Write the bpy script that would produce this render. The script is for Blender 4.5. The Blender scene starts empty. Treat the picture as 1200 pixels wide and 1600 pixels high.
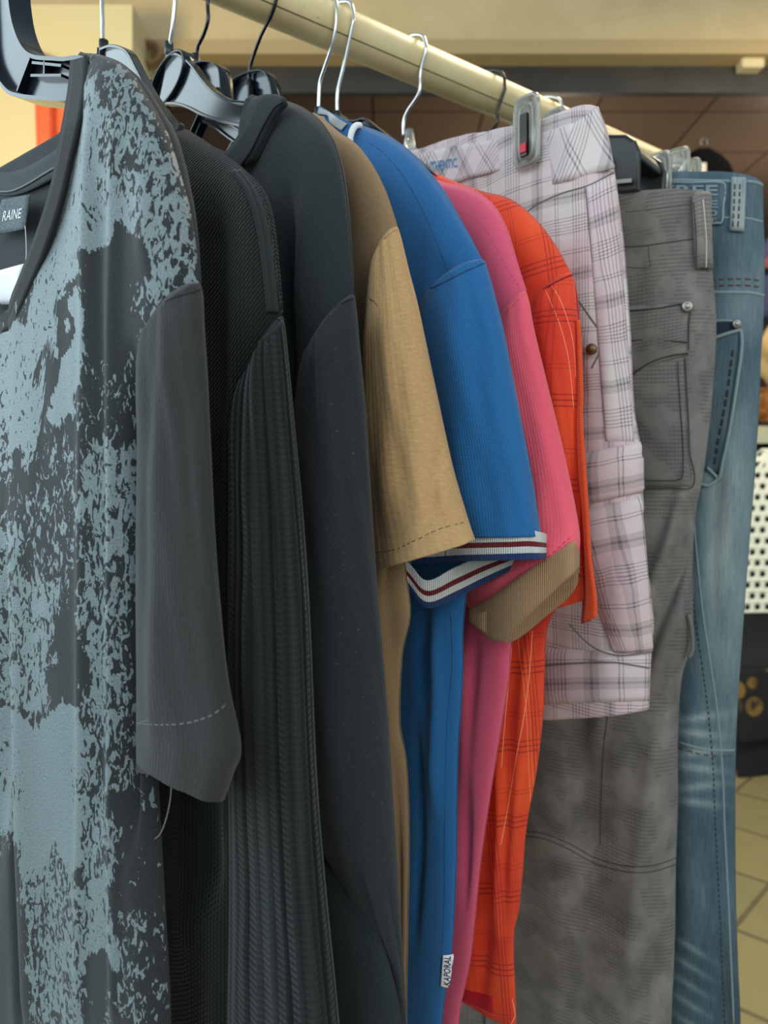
import bpy, math, random
from mathutils import Vector, noise
from mathutils.bvhtree import BVHTree
random.seed(7)
F = 1202.0; CZ = 1.30; HY = 750.0
D = bpy.data; C = bpy.context.scene.collection; SC = bpy.context.scene

# ------------------------------------------------------------------ camera, world, light, exposure
cam = D.objects.new('camera', D.cameras.new('camera')); C.objects.link(cam); SC.camera = cam
cam.location = (0, 0, CZ); cam.rotation_euler = (math.radians(90), 0, 0)
cam.data.sensor_fit = 'VERTICAL'; cam.data.sensor_height = 36; cam.data.sensor_width = 27
cam.data.lens = 36 * F / 1600; cam.data.shift_y = -(800 - HY) / 1600
cam.data.clip_start = .02
cam.data.dof.use_dof = True; cam.data.dof.focus_distance = .47; cam.data.dof.aperture_fstop = 9
w = D.worlds.new('world'); SC.world = w; w.use_nodes = True
w.node_tree.nodes['Background'].inputs[0].default_value = (.72, .86, 1, 1)
w.node_tree.nodes['Background'].inputs[1].default_value = .55
SC.view_settings.view_transform = 'Standard'; SC.view_settings.look = 'None'
SC.view_settings.exposure = 0.0; SC.view_settings.gamma = 1.0; SC.view_settings.use_curve_mapping = False
def area(name, loc, target, size, power, col, sy=None):
    l = D.lights.new(name, 'AREA'); l.energy = power; l.color = col; l.size = size
    if sy: l.shape = 'RECTANGLE'; l.size_y = sy
    o = D.objects.new(name, l); C.objects.link(o); o.location = loc
    o.rotation_euler = (Vector(target) - Vector(loc)).to_track_quat('-Z', 'Y').to_euler()
    return o
area('assumed_left_light', (-1.9, .75, 1.95), (0, .7, 1.35), 2.2, 42, (.73, .92, 1), 1.7)  # assumed cool light from the left, unseen area light with no window modelled
area('added_front_fill', (-.9, -1.2, 2.1), (0, .7, 1.2), 1.4, 16, (.86, .95, 1), 1.4)  # added soft fill from behind the camera
area('added_right_fill', (1.1, -1.3, 2.1), (.2, .7, 1.2), 1.2, 17, (1, .95, .88), 1.2)  # added warm fill behind the camera on the right, no source modelled
area('assumed_overhead_light', (.75, 1.45, 2.75), (.15, .6, 1.4), .5, 15, (1, .80, .52), .5)  # assumed warm light from above and behind, unseen and without a fitting
def point_fill(name, loc, power, col, r):
    l = D.lights.new(name, 'POINT'); l.energy = power; l.color = col; l.shadow_soft_size = r
    o = D.objects.new(name, l); C.objects.link(o); o.location = loc
point_fill('back_ceiling_fill', (.95, 4.5, 2.5), 26, (1, .80, .62), .12)  # added point light that brightens the back ceiling, no fitting modelled
point_fill('far_ceiling_fill', (2.5, 4.6, 2.6), 22, (1, .80, .62), .12)  # second added light for the same ceiling panels, further right
area('added_stall_fill', (1.6, 2.0, 2.7), (1.9, 3.2, .5), .4, 30, (1, .84, .55), .4)  # added light that brightens the stall and floor, no lamp modelled
area('assumed_bulkhead_light', (-1.6, 1.3, 2.2), (-.6, 3.1, 3.2), .4, 21, (1, .78, .46), .4)  # assumed warm light on bulkhead and pillar, out of view, no lamp modelled

# ------------------------------------------------------------------ helpers
def lin(c):
    return tuple(((v / 255) / 12.92 if v / 255 <= .04045 else ((v / 255 + .055) / 1.055) ** 2.4) for v in c) + (1,)
def P3(px, py, Y): return Vector(((px - 600) / F * Y, Y, CZ + (HY - py) / F * Y))
def proj(p): return 600 + p[0] / p[1] * F, HY - (p[2] - CZ) / p[1] * F
def Yrod(px): return 1188.0 / (2170 - px)
def itp(pts):
    """smooth x(y) through (x, y) points sorted by y"""
    pts = sorted(((p[1], p[0]) for p in pts))
    ys = [p[0] for p in pts]; xs = [p[1] for p in pts]; n = len(ys)
    m = []
    for i in range(n):
        a, b = max(0, i - 1), min(n - 1, i + 1)
        m.append((xs[b] - xs[a]) / max(1e-9, ys[b] - ys[a]))
    def f(y):
        if y <= ys[0]: return xs[0]
        if y >= ys[-1]: return xs[-1]
        i = 0
        while ys[i + 1] < y: i += 1
        h = ys[i + 1] - ys[i]; t = (y - ys[i]) / h if h > 1e-9 else 0
        return ((2*t**3 - 3*t*t + 1) * xs[i] + (t**3 - 2*t*t + t) * h * m[i] + (-2*t**3 + 3*t*t) * xs[i + 1] + (t**3 - t*t) * h * m[i + 1])
    return f
def catmull(pts, k=6, closed=False):
    pts = [Vector(p) for p in pts]; n = len(pts); out = []
    for i in range(n if closed else n - 1):
        g = (lambda j: pts[j % n]) if closed else (lambda j: pts[max(0, min(n - 1, j))])
        p0, p1, p2, p3 = g(i - 1), g(i), g(i + 1), g(i + 2)
        for q in range(k):
            t = q / k
            out.append(.5 * ((2 * p1) + (p2 - p0) * t + (2 * p0 - 5 * p1 + 4 * p2 - p3) * t * t + (3 * p1 - p0 - 3 * p2 + p3) * t ** 3))
    if not closed: out.append(pts[-1])
    return out
def obj(name, verts, faces, mat, parent=None, uvs=None, smooth=True, solid=0, attrs=None):
    me = D.meshes.new(name)
    base = Vector((0, 0, 0)); q = parent
    while q is not None: base += q.location; q = q.parent
    me.from_pydata([tuple(Vector(v) - base) for v in verts], [], faces)
    if uvs:
        ul = me.uv_layers.new(name='UVMap')
        for li, l in enumerate(me.loops): ul.data[li].uv = uvs[l.vertex_index]
    for an, vals in (attrs or {}).items():
        a = me.attributes.new(an, 'FLOAT', 'POINT'); a.data.foreach_set('value', vals)
    if smooth: me.polygons.foreach_set('use_smooth', [True] * len(me.polygons))
    me.update()
    me.materials.append(mat)
    o = D.objects.new(name, me); C.objects.link(o)
    if parent: o.parent = parent
    if solid:
        s = o.modifiers.new('s', 'SOLIDIFY'); s.thickness = solid; s.offset = 0
    o['_wb'] = 0; del o['_wb']
    return o
def thing(name, label, cat, loc, group=None):
    o = D.objects.new(name, None); C.objects.link(o); o.location = loc; o.empty_display_size = .02
    o['label'] = label; o['category'] = cat
    if group: o['group'] = group
    return o
def tag(o, label, cat, group=None, kind=None):
    o['label'] = label; o['category'] = cat
    if group: o['group'] = group
    if kind: o['kind'] = kind
    return o
def struct(name, v, f, m, smooth=False):
    o = obj(name, v, f, m, smooth=smooth); o['kind'] = 'structure'; return o
def box(x0, y0, z0, x1, y1, z1):
    v = [(x0,y0,z0),(x1,y0,z0),(x1,y1,z0),(x0,y1,z0),(x0,y0,z1),(x1,y0,z1),(x1,y1,z1),(x0,y1,z1)]
    return v, [(0,3,2,1),(4,5,6,7),(0,1,5,4),(1,2,6,5),(2,3,7,6),(3,0,4,7)]
def join(*ms):
    V, Fc = [], []
    for v, f in ms:
        k = len(V); V += list(v); Fc += [tuple(i + k for i in g) for g in f]
    return V, Fc
def tube(path, r, n=8, closed=False, cap=True):
    path = [Vector(p) for p in path]; V, Fc = [], []; m = len(path); up = None
    for i, p in enumerate(path):
        if closed: t = path[(i + 1) % m] - path[i - 1]
        else: t = path[min(m - 1, i + 1)] - path[max(0, i - 1)]
        t = t.normalized() if t.length > 1e-9 else Vector((0, 0, 1))
        if up is None: up = t.orthogonal().normalized()
        up = (up - t * up.dot(t)); up = up.normalized() if up.length > 1e-6 else t.orthogonal().normalized()
        s = t.cross(up); rr = r[i] if isinstance(r, (list, tuple)) else r
        for k in range(n):
            a = 2 * math.pi * k / n; V.append(p + up * math.cos(a) * rr + s * math.sin(a) * rr)
    for i in range(m if closed else m - 1):
        for k in range(n):
            a, b = i * n + k, i * n + (k + 1) % n; c, d = ((i + 1) % m) * n + (k + 1) % n, ((i + 1) % m) * n + k
            Fc.append((a, b, c, d))
    if cap and not closed:
        Fc.append(tuple(range(n))[::-1]); Fc.append(tuple(range((m - 1) * n, m * n)))
    return V, Fc

# ------------------------------------------------------------------ materials
class NT:
    def __init__(s, name, rough=.8, **kw):
        s.m = D.materials.new(name); s.m.use_nodes = True; s.t = s.m.node_tree; s.N = s.t.nodes; s.L = s.t.links
        s.b = s.N['Principled BSDF']; s.b.inputs['Roughness'].default_value = rough
        for k, v in kw.items(): s.b.inputs[k.replace('_', ' ')].default_value = v
    def node(s, typ, **kw):
        n = s.N.new(typ)
        for k, v in kw.items(): setattr(n, k, v)
        return n
    def link(s, a, b): s.L.new(a, b)
    def uv(s, sx=1, sy=1, rot=0, use='UV'):
        tc = s.node('ShaderNodeTexCoord'); mp = s.node('ShaderNodeMapping')
        mp.inputs['Scale'].default_value = (sx, sy, 1 if use == 'UV' else sx); mp.inputs['Rotation'].default_value = (0, 0, rot)
        s.link(tc.outputs[use], mp.inputs[0]); return mp.outputs[0]
    def noise(s, vec, scale, detail=3, rough=.6, dist=0):
        n = s.node('ShaderNodeTexNoise'); n.inputs['Scale'].default_value = scale; n.inputs['Detail'].default_value = detail
        n.inputs['Roughness'].default_value = rough; n.inputs['Distortion'].default_value = dist; s.link(vec, n.inputs['Vector']); return n.outputs[0]
    def ramp(s, fac, stops, interp='LINEAR'):
        r = s.node('ShaderNodeValToRGB'); r.color_ramp.interpolation = interp; e = r.color_ramp.elements
        while len(e) < len(stops): e.new(.5)
        for i, (p, c) in enumerate(stops):
            e[i].position = p; e[i].color = c if len(c) == 4 else lin(c)
        s.link(fac, r.inputs[0]); return r.outputs[0]
    def math(s, op, a, b=0):
        n = s.node('ShaderNodeMath', operation=op)
        for i, q in enumerate((a, b)):
            if isinstance(q, (int, float)): n.inputs[i].default_value = q
            else: s.link(q, n.inputs[i])
        return n.outputs[0]
    def mix(s, fac, a, b, mode='MIX'):
        n = s.node('ShaderNodeMix', data_type='RGBA', blend_type=mode)
        for idx, q in ((0, fac), (6, a), (7, b)):
            if isinstance(q, (int, float)): n.inputs[idx].default_value = q
            elif isinstance(q, tuple): n.inputs[idx].default_value = q if len(q) == 4 else lin(q)
            else: s.link(q, n.inputs[idx])
        return n.outputs[2]
    def attr(s, name):
        n = s.node('ShaderNodeAttribute', attribute_name=name); return n.outputs['Fac']
    def col(s, c):
        if isinstance(c, tuple): s.b.inputs['Base Color'].default_value = c if len(c) == 4 else lin(c)
        else: s.link(c, s.b.inputs['Base Color'])
    def bump(s, h, strength=.3, dist=.001):
        n = s.node('ShaderNodeBump'); n.inputs['Strength'].default_value = strength; n.inputs['Distance'].default_value = dist
        s.link(h, n.inputs['Height']); s.link(n.outputs[0], s.b.inputs['Normal']); return n
    def sep(s, vec):
        n = s.node('ShaderNodeSeparateXYZ'); s.link(vec, n.inputs[0]); return n.outputs
    def comb(s, x, y):
        n = s.node('ShaderNodeCombineXYZ'); s.link(x, n.inputs[0]); s.link(y, n.inputs[1]); return n.outputs[0]
    def lines(s, coord, period, stops):
        """stops = [(start_fraction, strength)] constant stripes along a coordinate"""
        fr = s.math('FRACT', s.math('MULTIPLY', coord, 1 / period))
        return s.ramp(fr, [(p, (v, v, v, 1)) for p, v in stops], 'CONSTANT')
def sinew(nt, coord, period):
    return nt.math('SINE', nt.math('MULTIPLY', coord, 2 * math.pi / period))
def plain(name, c, rough=.5, **kw):
    nt = NT(name, rough, **kw); nt.col(c); return nt.m
def weave(nt, uv, kind, amount):
    x, y, _ = nt.sep(uv)
    if kind == 'jersey':
        v2 = nt.node('ShaderNodeMapping'); v2.inputs['Scale'].default_value = (900, 300, 1); nt.link(uv, v2.inputs[0])
        h = nt.noise(v2.outputs[0], 1, 2)
        h = nt.math('ADD', h, nt.math('MULTIPLY', sinew(nt, x, .0011), .12))
        nt.bump(h, amount, .0006)
    elif kind == 'pique':
        h = nt.math('MULTIPLY', sinew(nt, nt.math('ADD', x, y), .0017), sinew(nt, nt.math('SUBTRACT', x, y), .0017))
        nt.bump(h, amount, .0004)
    elif kind == 'rib':
        h = sinew(nt, x, .0013); nt.bump(h, amount, .0005)
    elif kind == 'twill':
        h = nt.math('ADD', sinew(nt, nt.math('ADD', x, y), .0014), nt.noise(uv, 500, 3)); nt.bump(h, amount, .0004)
    elif kind == 'fleece':
        h = nt.noise(uv, 900, 4); nt.bump(h, amount, .0012)
def fabric(name, c, kind='jersey', amount=.5, heather=.1, rough=.92, sheen=.15, fleck=0):
    nt = NT(name, rough); uv = nt.uv()
    n = nt.noise(uv, 700, 2); n2 = nt.noise(uv, 12, 3)
    k = nt.math('ADD', nt.math('MULTIPLY', nt.math('SUBTRACT', n, .5), heather * 3), nt.math('MULTIPLY', nt.math('SUBTRACT', n2, .5), heather))
    hi = tuple(min(255, v * 1.35 + 8) for v in c); lo = tuple(v * .62 for v in c)
    colr = nt.ramp(nt.math('ADD', k, .5), [(0, lo), (.5, c), (1, hi)])
    if fleck:
        f = nt.noise(uv, 800, 1); f = nt.ramp(f, [(.70, (0, 0, 0, 1)), (.76, (1, 1, 1, 1))])
        colr = nt.mix(nt.math('MULTIPLY', f, fleck), colr, (150, 160, 160))
    nt.col(colr); weave(nt, uv, kind, amount)
    nt.b.inputs['Sheen Weight'].default_value = sheen; nt.b.inputs['Sheen Roughness'].default_value = .5
    nt.b.inputs['Specular IOR Level'].default_value = .2
    return nt.m

def m_tee_print():
    nt = NT('printed_charcoal_jersey', .85); uv = nt.uv()
    d = nt.attr('print'); mp = nt.node('ShaderNodeMapping'); mp.inputs['Scale'].default_value = (1.25, .8, 1); nt.link(uv, mp.inputs[0])
    a = nt.noise(mp.outputs[0], 135, 2, .55, 1.4); b = nt.noise(mp.outputs[0], 330, 2, .5, .6)
    n = nt.math('ADD', nt.math('MULTIPLY', a, .72), nt.math('MULTIPLY', b, .28))
    k = nt.math('ADD', nt.math('SUBTRACT', n, .5), nt.math('MULTIPLY', nt.math('SUBTRACT', d, .5), .44))
    msk = nt.ramp(nt.math('ADD', nt.math('MULTIPLY', k, 6), .5), [(.46, (0, 0, 0, 1)), (.54, (1, 1, 1, 1))])
    fine = nt.noise(uv, 800, 2)
    dark = nt.ramp(fine, [(.3, (29, 34, 36)), (.7, (44, 50, 52))]); lt = nt.ramp(fine, [(.3, (96, 113, 116)), (.7, (126, 143, 146))])
    nt.col(nt.mix(msk, dark, lt))
    nt.link(nt.math('SUBTRACT', .92, nt.math('MULTIPLY', msk, .3)), nt.b.inputs['Roughness'])
    h = nt.math('ADD', nt.math('MULTIPLY', nt.noise(nt.uv(300, 900), 1, 2), 1), nt.math('MULTIPLY', msk, .35)); nt.bump(h, .45, .0006)
    nt.b.inputs['Sheen Weight'].default_value = .12
    return nt.m
def m_knit_body():
    nt = NT('moss_knit_wool', .95); uv = nt.uv(); x, y, _ = nt.sep(uv)
    # rows of stitches curving over the shoulder
    yy = nt.math('ADD', y, nt.math('MULTIPLY', nt.math('MULTIPLY', x, x), -1.6))
    row = sinew(nt, yy, .0028); st = sinew(nt, nt.math('ADD', x, nt.math('MULTIPLY', row, .0006)), .0036)
    h = nt.math('ADD', row, nt.math('MULTIPLY', st, .45)); h = nt.math('ADD', h, nt.noise(uv, 900, 2))
    nt.col(nt.ramp(nt.math('ADD', nt.math('MULTIPLY', h, .25), .4), [(0, (17, 21, 21)), (1, (36, 43, 42))])); nt.bump(h, .6, .0006)
    nt.b.inputs['Sheen Weight'].default_value = .15; nt.b.inputs['Specular IOR Level'].default_value = .1
    return nt.m
def m_knit_rib():
    nt = NT('ribbed_knit_wool', .95); uv = nt.uv(); x, y, _ = nt.sep(uv)
    col = nt.math('ABSOLUTE', sinew(nt, x, .0192))
    fr = nt.math('ABSOLUTE', nt.math('SUBTRACT', nt.math('FRACT', nt.math('MULTIPLY', x, 1 / .0032)), .5))
    v = sinew(nt, nt.math('SUBTRACT', y, nt.math('MULTIPLY', fr, .003)), .0032)
    g = nt.math('POWER', nt.math('SUBTRACT', 1, nt.math('MULTIPLY', fr, 1.6)), .7)
    h = nt.math('ADD', nt.math('MULTIPLY', g, 1.2), nt.math('MULTIPLY', v, .12)); h = nt.math('ADD', h, nt.math('MULTIPLY', col, 1.0))
    nt.col(nt.ramp(nt.math('MULTIPLY', h, .45), [(0, (12, 16, 16)), (.5, (20, 25, 25)), (1, (44, 50, 49))])); nt.bump(h, 1.0, .0013)
    nt.b.inputs['Sheen Weight'].default_value = .15; nt.b.inputs['Specular IOR Level'].default_value = .1
    return nt.m
def m_orange(name, rot=0):
    nt = NT(name, .8); uv = nt.uv(1, 1, rot); x, y, _ = nt.sep(uv)
    wx = nt.math('ADD', x, nt.math('MULTIPLY', nt.noise(uv, 9, 1), .004))
    L = [(0, 0), (.10, .9), (.125, 0), (.17, .9), (.195, 0), (.24, .9), (.26, 0), (.55, .5), (.565, 0), (.60, .5), (.615, 0)]
    a = nt.lines(wx, .052, L); b = nt.lines(y, .056, L)
    base = nt.ramp(nt.noise(uv, 14, 3), [(.35, (216, 56, 30)), (.65, (238, 84, 34))])
    c = nt.mix(nt.math('MULTIPLY', nt.math('MAXIMUM', a, b), .7), base, (150, 18, 22))
    s = nt.lines(nt.math('ADD', wx, .003), .104, [(0, 0), (.52, 1), (.53, 0), (.56, 1), (.566, 0)])
    c = nt.mix(nt.math('MULTIPLY', s, .75), c, (255, 150, 90))
    nt.col(c); nt.bump(nt.noise(nt.uv(400, 60), 1, 3), .35, .0006); nt.b.inputs['Sheen Weight'].default_value = .1
    return nt.m
def m_plaid(name, rot=0, pink=.5):
    nt = NT(name, .85); uv = nt.uv(1, 1, rot); x, y, _ = nt.sep(uv)
    wob = nt.math('MULTIPLY', nt.math('SUBTRACT', nt.noise(uv, 16, 2), .5), .006)
    x = nt.math('ADD', x, wob); y = nt.math('ADD', y, wob)
    L = [(0, 0), (.06, .55), (.075, 0), (.10, .55), (.115, 0), (.14, .55), (.155, 0), (.18, .55), (.195, 0), (.22, .55), (.235, 0), (.26, .55), (.275, 0),
         (.46, .35), (.53, .7), (.56, .35), (.62, .0), (.80, .6), (.815, 0), (.84, .6), (.855, 0)]
    a = nt.lines(x, .070, L); b = nt.lines(y, .062, L)
    base = nt.ramp(nt.noise(uv, 9, 2), [(.38, (216, 211, 209)), (.62, (212, 196 - int(12 * pink), 200 - int(12 * pink)))])
    base = nt.mix(nt.math('MULTIPLY', nt.lines(y, .156, [(0, 0), (.3, .5), (.5, 0)]), pink), base, (218, 174, 176))
    g = nt.math('ADD', nt.math('MULTIPLY', a, .75), nt.math('MULTIPLY', b, .75))
    nt.col(nt.mix(g, base, (96, 92, 94))); nt.bump(nt.noise(nt.uv(60, 260), 1, 3), .4, .0012)
    return nt.m
def m_greypants():
    nt = NT('grey_camouflage_ripstop', .9); uv = nt.uv(); x, y, _ = nt.sep(uv)
    q = nt.node('ShaderNodeTexVoronoi', feature='F1', distance='MANHATTAN'); q.inputs['Scale'].default_value = 26
    mp = nt.node('ShaderNodeMapping'); mp.inputs['Scale'].default_value = (.8, 1.2, 1); nt.link(uv, mp.inputs[0]); nt.link(mp.outputs[0], q.inputs['Vector'])
    reg = nt.ramp(q.outputs['Color'], [(.38, (0, 0, 0, 1)), (.46, (1, 1, 1, 1))])
    grid = nt.math('MAXIMUM', nt.lines(y, 0.0036, [(0, 0), (.5, 1), (.9, 0)]), nt.math('MULTIPLY', nt.lines(x, 0.0034, [(0, 0), (.6, 1), (.9, 0)]), .6))
    base = nt.ramp(nt.noise(uv, 22, 4, .55), [(.3, (102, 101, 98)), (.7, (140, 137, 132))])
    big = nt.ramp(nt.noise(uv, 30, 1), [(.47, (0, 0, 0, 1)), (.53, (1, 1, 1, 1))])
    c = nt.mix(nt.math('MULTIPLY', reg, .16), base, (70, 68, 66))
    c = nt.mix(nt.math('MULTIPLY', nt.math('MULTIPLY', big, grid), .42), c, (56, 54, 52))
    nt.col(c); nt.bump(nt.noise(uv, 60, 4), .3, .002); nt.b.inputs['Sheen Weight'].default_value = .1
    return nt.m
def m_denim(name, fade=True, dark=0):
    nt = NT(name, .9); uv = nt.uv()
    st = nt.noise(nt.uv(500, 40), 1, 3); cl = nt.noise(nt.uv(14, 7), 1, 4)
    k = nt.math('ADD', nt.math('MULTIPLY', st, .35), nt.math('MULTIPLY', cl, .65))
    if fade: k = nt.math('ADD', k, nt.math('MULTIPLY', nt.attr('fade'), .38))
    k = nt.math('SUBTRACT', k, dark)
    nt.col(nt.ramp(k, [(.25, (42, 62, 74)), (.5, (84, 108, 119)), (.75, (126, 148, 152)), (1, (182, 194, 190))]))
    x, y, _ = nt.sep(uv)
    nt.bump(nt.math('ADD', sinew(nt, nt.math('ADD', x, y), .0018), nt.math('MULTIPLY', st, 2)), .35, .0005)
    return nt.m

M = dict(
    tee=m_tee_print(), tee_dark=fabric('charcoal_jersey', (53, 55, 55), 'jersey', .6, .1),
    tee_band=fabric('dark_rib_band', (33, 37, 39), 'jersey', .5, .08), tee_in=fabric('inside_jersey', (58, 68, 72), 'jersey', .5, .15),
    knit=m_knit_body(), knit_rib=m_knit_rib(), knit_cord=fabric('wool_cord', (38, 45, 44), 'jersey', .6, .2),
    fleece=fabric('dark_teal_grey_fleece', (38, 48, 50), 'fleece', .7, .12, fleck=.2), fleece_sl=fabric('charcoal_fleece', (38, 43, 47), 'fleece', .7, .12, fleck=.2),
    black_cloth=fabric('black_cloth', (26, 30, 32), 'jersey', .5, .1),
    beige=fabric('khaki_jersey', (182, 148, 102), 'jersey', .6, .1), beige_shade=fabric('khaki_jersey_shaded', (140, 116, 84), 'jersey', .5, .1),  # second khaki is a darker copy: shade on body and inner fold put into colour
    blue=fabric('royal_blue_pique', (38, 106, 164), 'pique', .5, .06), blue_d=fabric('navy_rib', (34, 62, 112), 'rib', .9, .06),
    white_rib=fabric('white_rib', (226, 232, 228), 'rib', .9, .02), maroon=fabric('maroon_rib', (118, 26, 38), 'rib', .9, .05),
    pink=fabric('pink_pique', (240, 98, 116), 'pique', .4, .05), pink_b=fabric('pink_cotton', (232, 96, 126), 'pique', .5, .05),
    tan_rib=fabric('tan_rib', (196, 158, 116), 'rib', 1.0, .05),
    orange=m_orange('orange_check_cotton', .06), orange_red=m_orange('red_check_cotton', -.12), orange_strip=fabric('orange_twill', (236, 82, 34), 'twill', .6, .05),
    red=fabric('dark_red_cotton', (188, 26, 44), 'twill', .4, .05), seam_or=plain('pale_orange_thread', (255, 168, 120), .8),
    plaid=m_plaid('grey_pink_plaid', .0), plaid_bias=m_plaid('bias_plaid', .75, .1), plaid_side=m_plaid('side_plaid', -.05, .15), plaid_in=fabric('lilac_grey_lining', (212, 206, 210), 'twill', .4, .04),
    grey=m_greypants(), denim=m_denim('washed_denim'), denim_d=m_denim('dark_denim', False, .08), denim_l=m_denim('pale_denim_edge', False, -.28),
    thread=plain('brown_thread', (96, 74, 58), .9), thread_w=plain('pale_thread', (196, 196, 184), .9), thread_k=plain('dark_thread', (58, 56, 54), .9),
    thread_bg=plain('khaki_thread', (116, 94, 66), .9), thread_pk=plain('deep_pink_thread', (196, 62, 92), .9), thread_bl=plain('deep_blue_thread', (22, 66, 112), .9),
    thread_gy=plain('grey_thread', (112, 114, 112), .9), thread_rd=plain('dark_red_thread', (150, 24, 24), .9),
    black_pl=plain('black_plastic', (20, 30, 38), .17, Specular_IOR_Level=.32), black_mt=plain('matt_black_plastic', (34, 37, 38), .35),
    chrome=plain('chrome_wire', (205, 208, 208), .18, Metallic=1.0), dark_wire=plain('dark_wire', (70, 66, 66), .25, Metallic=1.0),
    paper=plain('white_paper', (238, 240, 242), .7), ink=plain('navy_ink', (38, 62, 104), .7), ink_w=plain('white_print', (226, 232, 232), .6), ink_b=plain('blue_print', (84, 138, 178), .8),
    brass=plain('aged_brass', (128, 104, 74), .35, Metallic=.8), steel=plain('grey_steel', (150, 150, 145), .35, Metallic=.8), redp=plain('red_plastic', (205, 40, 60), .4),
    rod_dark=plain('dark_seam_paint', (112, 104, 70), .6),  # dark colour of the joint line along the bar
)
def m_rod():
    nt = NT('cream_enamel', .42); v = nt.uv(use='Object'); n = nt.noise(v, 22, 4); d = nt.ramp(nt.noise(v, 160, 2), [(.70, (0, 0, 0, 1)), (.75, (1, 1, 1, 1))])
    nt.col(nt.mix(nt.math('MULTIPLY', d, .55), nt.ramp(n, [(.3, (214, 198, 142)), (.7, (228, 216, 166))]), (120, 106, 70)))
    nt.bump(n, .08, .002); return nt.m
def m_clear():
    nt = NT('clear_plastic', .1); nt.col((240, 244, 236)); nt.b.inputs['Transmission Weight'].default_value = .85; nt.b.inputs['IOR'].default_value = 1.49
    nt.b.inputs['Specular IOR Level'].default_value = .9; return nt.m
M['rod'] = m_rod(); M['clear'] = m_clear()

# ------------------------------------------------------------------ room
def m_noisy(name, c1, c2, scale, rough=.8, bump=.1, use='Object'):
    nt = NT(name, rough); v = nt.uv(use=use); n = nt.noise(v, scale, 5)
    nt.col(nt.ramp(n, [(.35, c1), (.65, c2)])); nt.bump(n, bump, .01); return nt.m
def m_plaster():
    nt = NT('speckled_cream_plaster', .9); v = nt.uv(use='Object'); n = nt.noise(v, 3, 4)
    d = nt.ramp(nt.noise(v, 26, 2), [(.68, (0, 0, 0, 1)), (.75, (1, 1, 1, 1))])
    nt.col(nt.mix(nt.math('MULTIPLY', d, .5), nt.ramp(n, [(.35, (196, 174, 128)), (.65, (210, 188, 142))]), (140, 112, 70)))
    nt.bump(n, .2, .02); return nt.m
def m_floor():
    nt = NT('diagonal_stone_tiles', .6); tc = nt.node('ShaderNodeTexCoord'); mp = nt.node('ShaderNodeMapping'); mp.inputs['Rotation'].default_value = (0, 0, math.radians(43))
    mp.inputs['Location'].default_value = (.1, .06, 0); nt.link(tc.outputs['Object'], mp.inputs[0])
    bk = nt.node('ShaderNodeTexBrick'); bk.offset = 0; bk.inputs['Scale'].default_value = 1; bk.inputs['Brick Width'].default_value = .34; bk.inputs['Row Height'].default_value = .34
    bk.inputs['Mortar Size'].default_value = .009; bk.inputs['Mortar Smooth'].default_value = .3
    bk.inputs['Color1'].default_value = lin((150, 138, 96)); bk.inputs['Color2'].default_value = lin((136, 130, 90)); bk.inputs['Mortar'].default_value = lin((84, 78, 60))
    nt.link(mp.outputs[0], bk.inputs['Vector'])
    n = nt.noise(mp.outputs[0], 9, 5)
    nt.col(nt.mix(.5, bk.outputs[0], nt.ramp(n, [(.3, (150, 140, 96)), (.7, (200, 188, 136))]), 'MULTIPLY') if False else nt.mix(nt.math('MULTIPLY', n, .35), bk.outputs[0], (176, 158, 106)))
    nt.bump(nt.math('ADD', nt.math('MULTIPLY', bk.outputs['Fac'], -1), n), .3, .01); return nt.m
def m_ceil():
    nt = NT('brown_metal_ceiling_panel', .38); tc = nt.node('ShaderNodeTexCoord'); mp = nt.node('ShaderNodeMapping'); mp.inputs['Location'].default_value = (.06, -.02, 0); nt.link(tc.outputs['Object'], mp.inputs[0])
    bk = nt.node('ShaderNodeTexBrick'); bk.offset = 0; bk.inputs['Scale'].default_value = 1; bk.inputs['Brick Width'].default_value = .6; bk.inputs['Row Height'].default_value = .52
    bk.inputs['Mortar Size'].default_value = .008; bk.inputs['Color1'].default_value = lin((92, 78, 66)); bk.inputs['Color2'].default_value = lin((100, 86, 72)); bk.inputs['Mortar'].default_value = lin((54, 42, 34))
    nt.link(mp.outputs[0], bk.inputs['Vector']); nt.col(bk.outputs[0]); nt.bump(nt.noise(mp.outputs[0], 3, 2), .15, .02); return nt.m
v, f = box(-4, -3, -.1, 5, 8, 0); struct('floor', v, f, m_floor())
v, f = box(-4, 3.08, 3.3, 5, 8, 3.4); struct('ceiling', v, f, m_ceil())
v, f = box(-4, 8, 0, 5, 8.1, 3.4); struct('wall_back', v, f, m_noisy('brown_wall', (70, 54, 44), (86, 66, 52), 2))
pl = m_plaster()
v, f = box(-4, 3.0, 2.985, 5, 3.08, 4.3); struct('wall_bulkhead', v, f, pl)
v, f = box(-4, 2.95, 2.935, 5, 3.08, 2.99); struct('trim_1', v, f, plain('cream_lip', (176, 154, 110), .8))
v, f = box(-.86, 3.04, 2.83, 5, 3.07, 2.94); struct('trim_2', v, f, m_noisy('blackened_steel', (44, 44, 42), (58, 56, 52), 5, .5))
v, f = box(-2.2, 2.75, 0, -.90, 3.2, 3.0); struct('wall_left', v, f, plain('cream_pillar_paint', (214, 200, 150), .85))
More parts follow.
